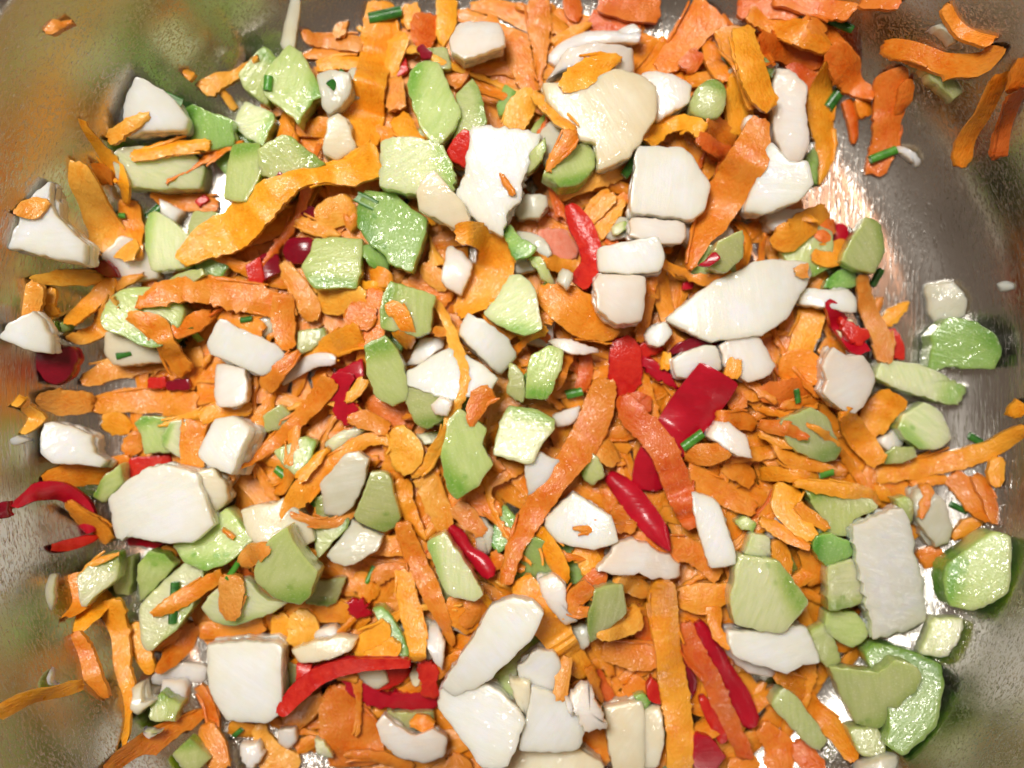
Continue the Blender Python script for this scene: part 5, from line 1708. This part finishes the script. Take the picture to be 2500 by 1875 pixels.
FILL = []
for q in range(26):
    FILL.append(rand_dice('O', q))
    FILL.append(rand_dice('E', q))
for q in range(56):
    FILL.append(dict(geo='rib', kind='S', L=3, desc='', P=rand_strip(260, 560, 28, 58), t=0.0018, mat=R.choice(('carrot', 'carrot', 'carrot_r', 'carrot_y')),
                     label='', stuff=1))

for q in range(64):
    FILL.append(dict(geo='rib', kind='S', L=R.choice((4, 5, 6, 7, 7)), desc='', P=rand_strip(200, 520, 9, 24), t=0.0010, mat=R.choice(('carrot', 'carrot_y', 'carrot', 'carrot_r')), label='', fray=1.2, loose=1, stuff=int(q >= 50)))

# ---- labels: own words where given, else look and neighbours
REFS = [(it['ref'], it) for it in ITEMS if it.get('ref')]


def outline(it):
    if it['geo'] == 'slab':
        return it['P']
    return [(p[0], p[1]) for p in it['P']]


def inside(poly, u, v):
    ins = False
    n = len(poly)
    for k in range(n):
        x1, y1 = poly[k]
        x2, y2 = poly[(k + 1) % n]
        if (y1 > v) != (y2 > v) and u < (x2 - x1) * (v - y1) / (y2 - y1) + x1:
            ins = not ins
    return ins


def rank_refs(it):
    out = []
    Pts = outline(it)
    for ref, o in REFS:
        if o is it:
            continue
        Q = outline(o)
        d = min(math.hypot(p[0] - q[0], p[1] - q[1]) for p in Pts for q in Q)
        ov = o['geo'] == 'slab' and any(inside(Q, p[0], p[1]) for p in Pts)
        if ov:
            d = 0
        rel = 'beside'
        if ov:
            rel = 'lying on' if it['L'] > o['L'] else 'partly under' if it['L'] < o['L'] else 'against'
        out.append((d, rel, ref))
    out.sort(key=lambda z: z[0])
    return out


def describe(it):
    P = it['P']
    L = sum(math.hypot(P[i + 1][0] - P[i][0], P[i + 1][1] - P[i][1]) for i in range(len(P) - 1)) * 0.09
    w = sum(p[2] for p in P) / len(P) * 0.09
    ch = math.hypot(P[-1][0] - P[0][0], P[-1][1] - P[0][1]) * 0.09
    size = 'long' if L > 26 else 'short' if L < 12 else 'medium'
    fat = 'wide' if w > 4.4 else 'thin' if w < 2.6 else 'narrow'
    hue = {'carrot': 'orange', 'carrot_y': 'pale orange', 'carrot_r': 'deep orange'}[it['mat']]
    bend = ' bent' if ch < 0.93 * L else ''
    return '%s %s%s %s carrot shred' % (size, fat, bend, hue)


for it in FILL:
    if it.get('stuff'):
        continue
    rk = rank_refs(it)
    what = {'S': 'carrot shred', 'O': 'onion piece', 'E': 'celery piece'}[it['kind']]
    look = describe(it).replace('medium ', '') if it['kind'] == 'S' else {'onion_p': 'pinkish ', 'onion_c': 'cream ', 'onion_t': 'glassy ', 'celery_o': 'olive ', 'celery': 'pale green ', 'celery_g': 'deep green '}[it['mat']] + what
    if it.get('loose'):
        it['label'] = 'stray %s %s %s' % (look, rk[0][1], rk[0][2])
        it['group'] = 'stray carrot strands by ' + ' '.join(rk[0][2].split()[1:])
        continue
    it['label'] = '%s half buried beside %s' % (look, rk[0][2])
    it['group'] = 'half buried ' + what + 's beside ' + ' '.join(rk[0][2].split()[1:])
seen = {}
for it in ITEMS:
    if it['kind'] == 'S' and not it['desc']:
        rk = rank_refs(it)
        it['label'] = '%s %s %s' % (describe(it), rk[0][1], rk[0][2])
        it['rk'] = rk
    else:
        it['label'] = it['desc']
    seen.setdefault(it['label'], []).append(it)
for lab, lst in seen.items():
    if len(lst) > 1:
        for it in lst:
            if 'rk' in it:
                w = (lab + ' near ' + it['rk'][1][2]).split()
                if len(w) <= 16:
                    it['label'] = ' '.join(w)
seen = {}
for it in ITEMS:
    seen.setdefault(it['label'], []).append(it)
for lab, lst in seen.items():
    if len(lst) > 1:
        for it in lst:
            it['group'] = 'carrot shreds ' + ' '.join(lab.split('carrot shred ')[-1].split()[:8])

for k, it in enumerate(sorted(FILL + ITEMS, key=lambda q: q['L'])):
    {'slab': build_slab, 'rib': build_rib, 'tube': build_tube}[it['geo']](it, k)

bed = mesh_obj('grated_carrot_bed', bv, bf, M['carrot'], be, None, 50, bu)
bed['kind'] = 'stuff'
bed['label'] = 'tangled bed of grated carrot showing in the gaps under the pile'
bed['category'] = 'grated carrot'
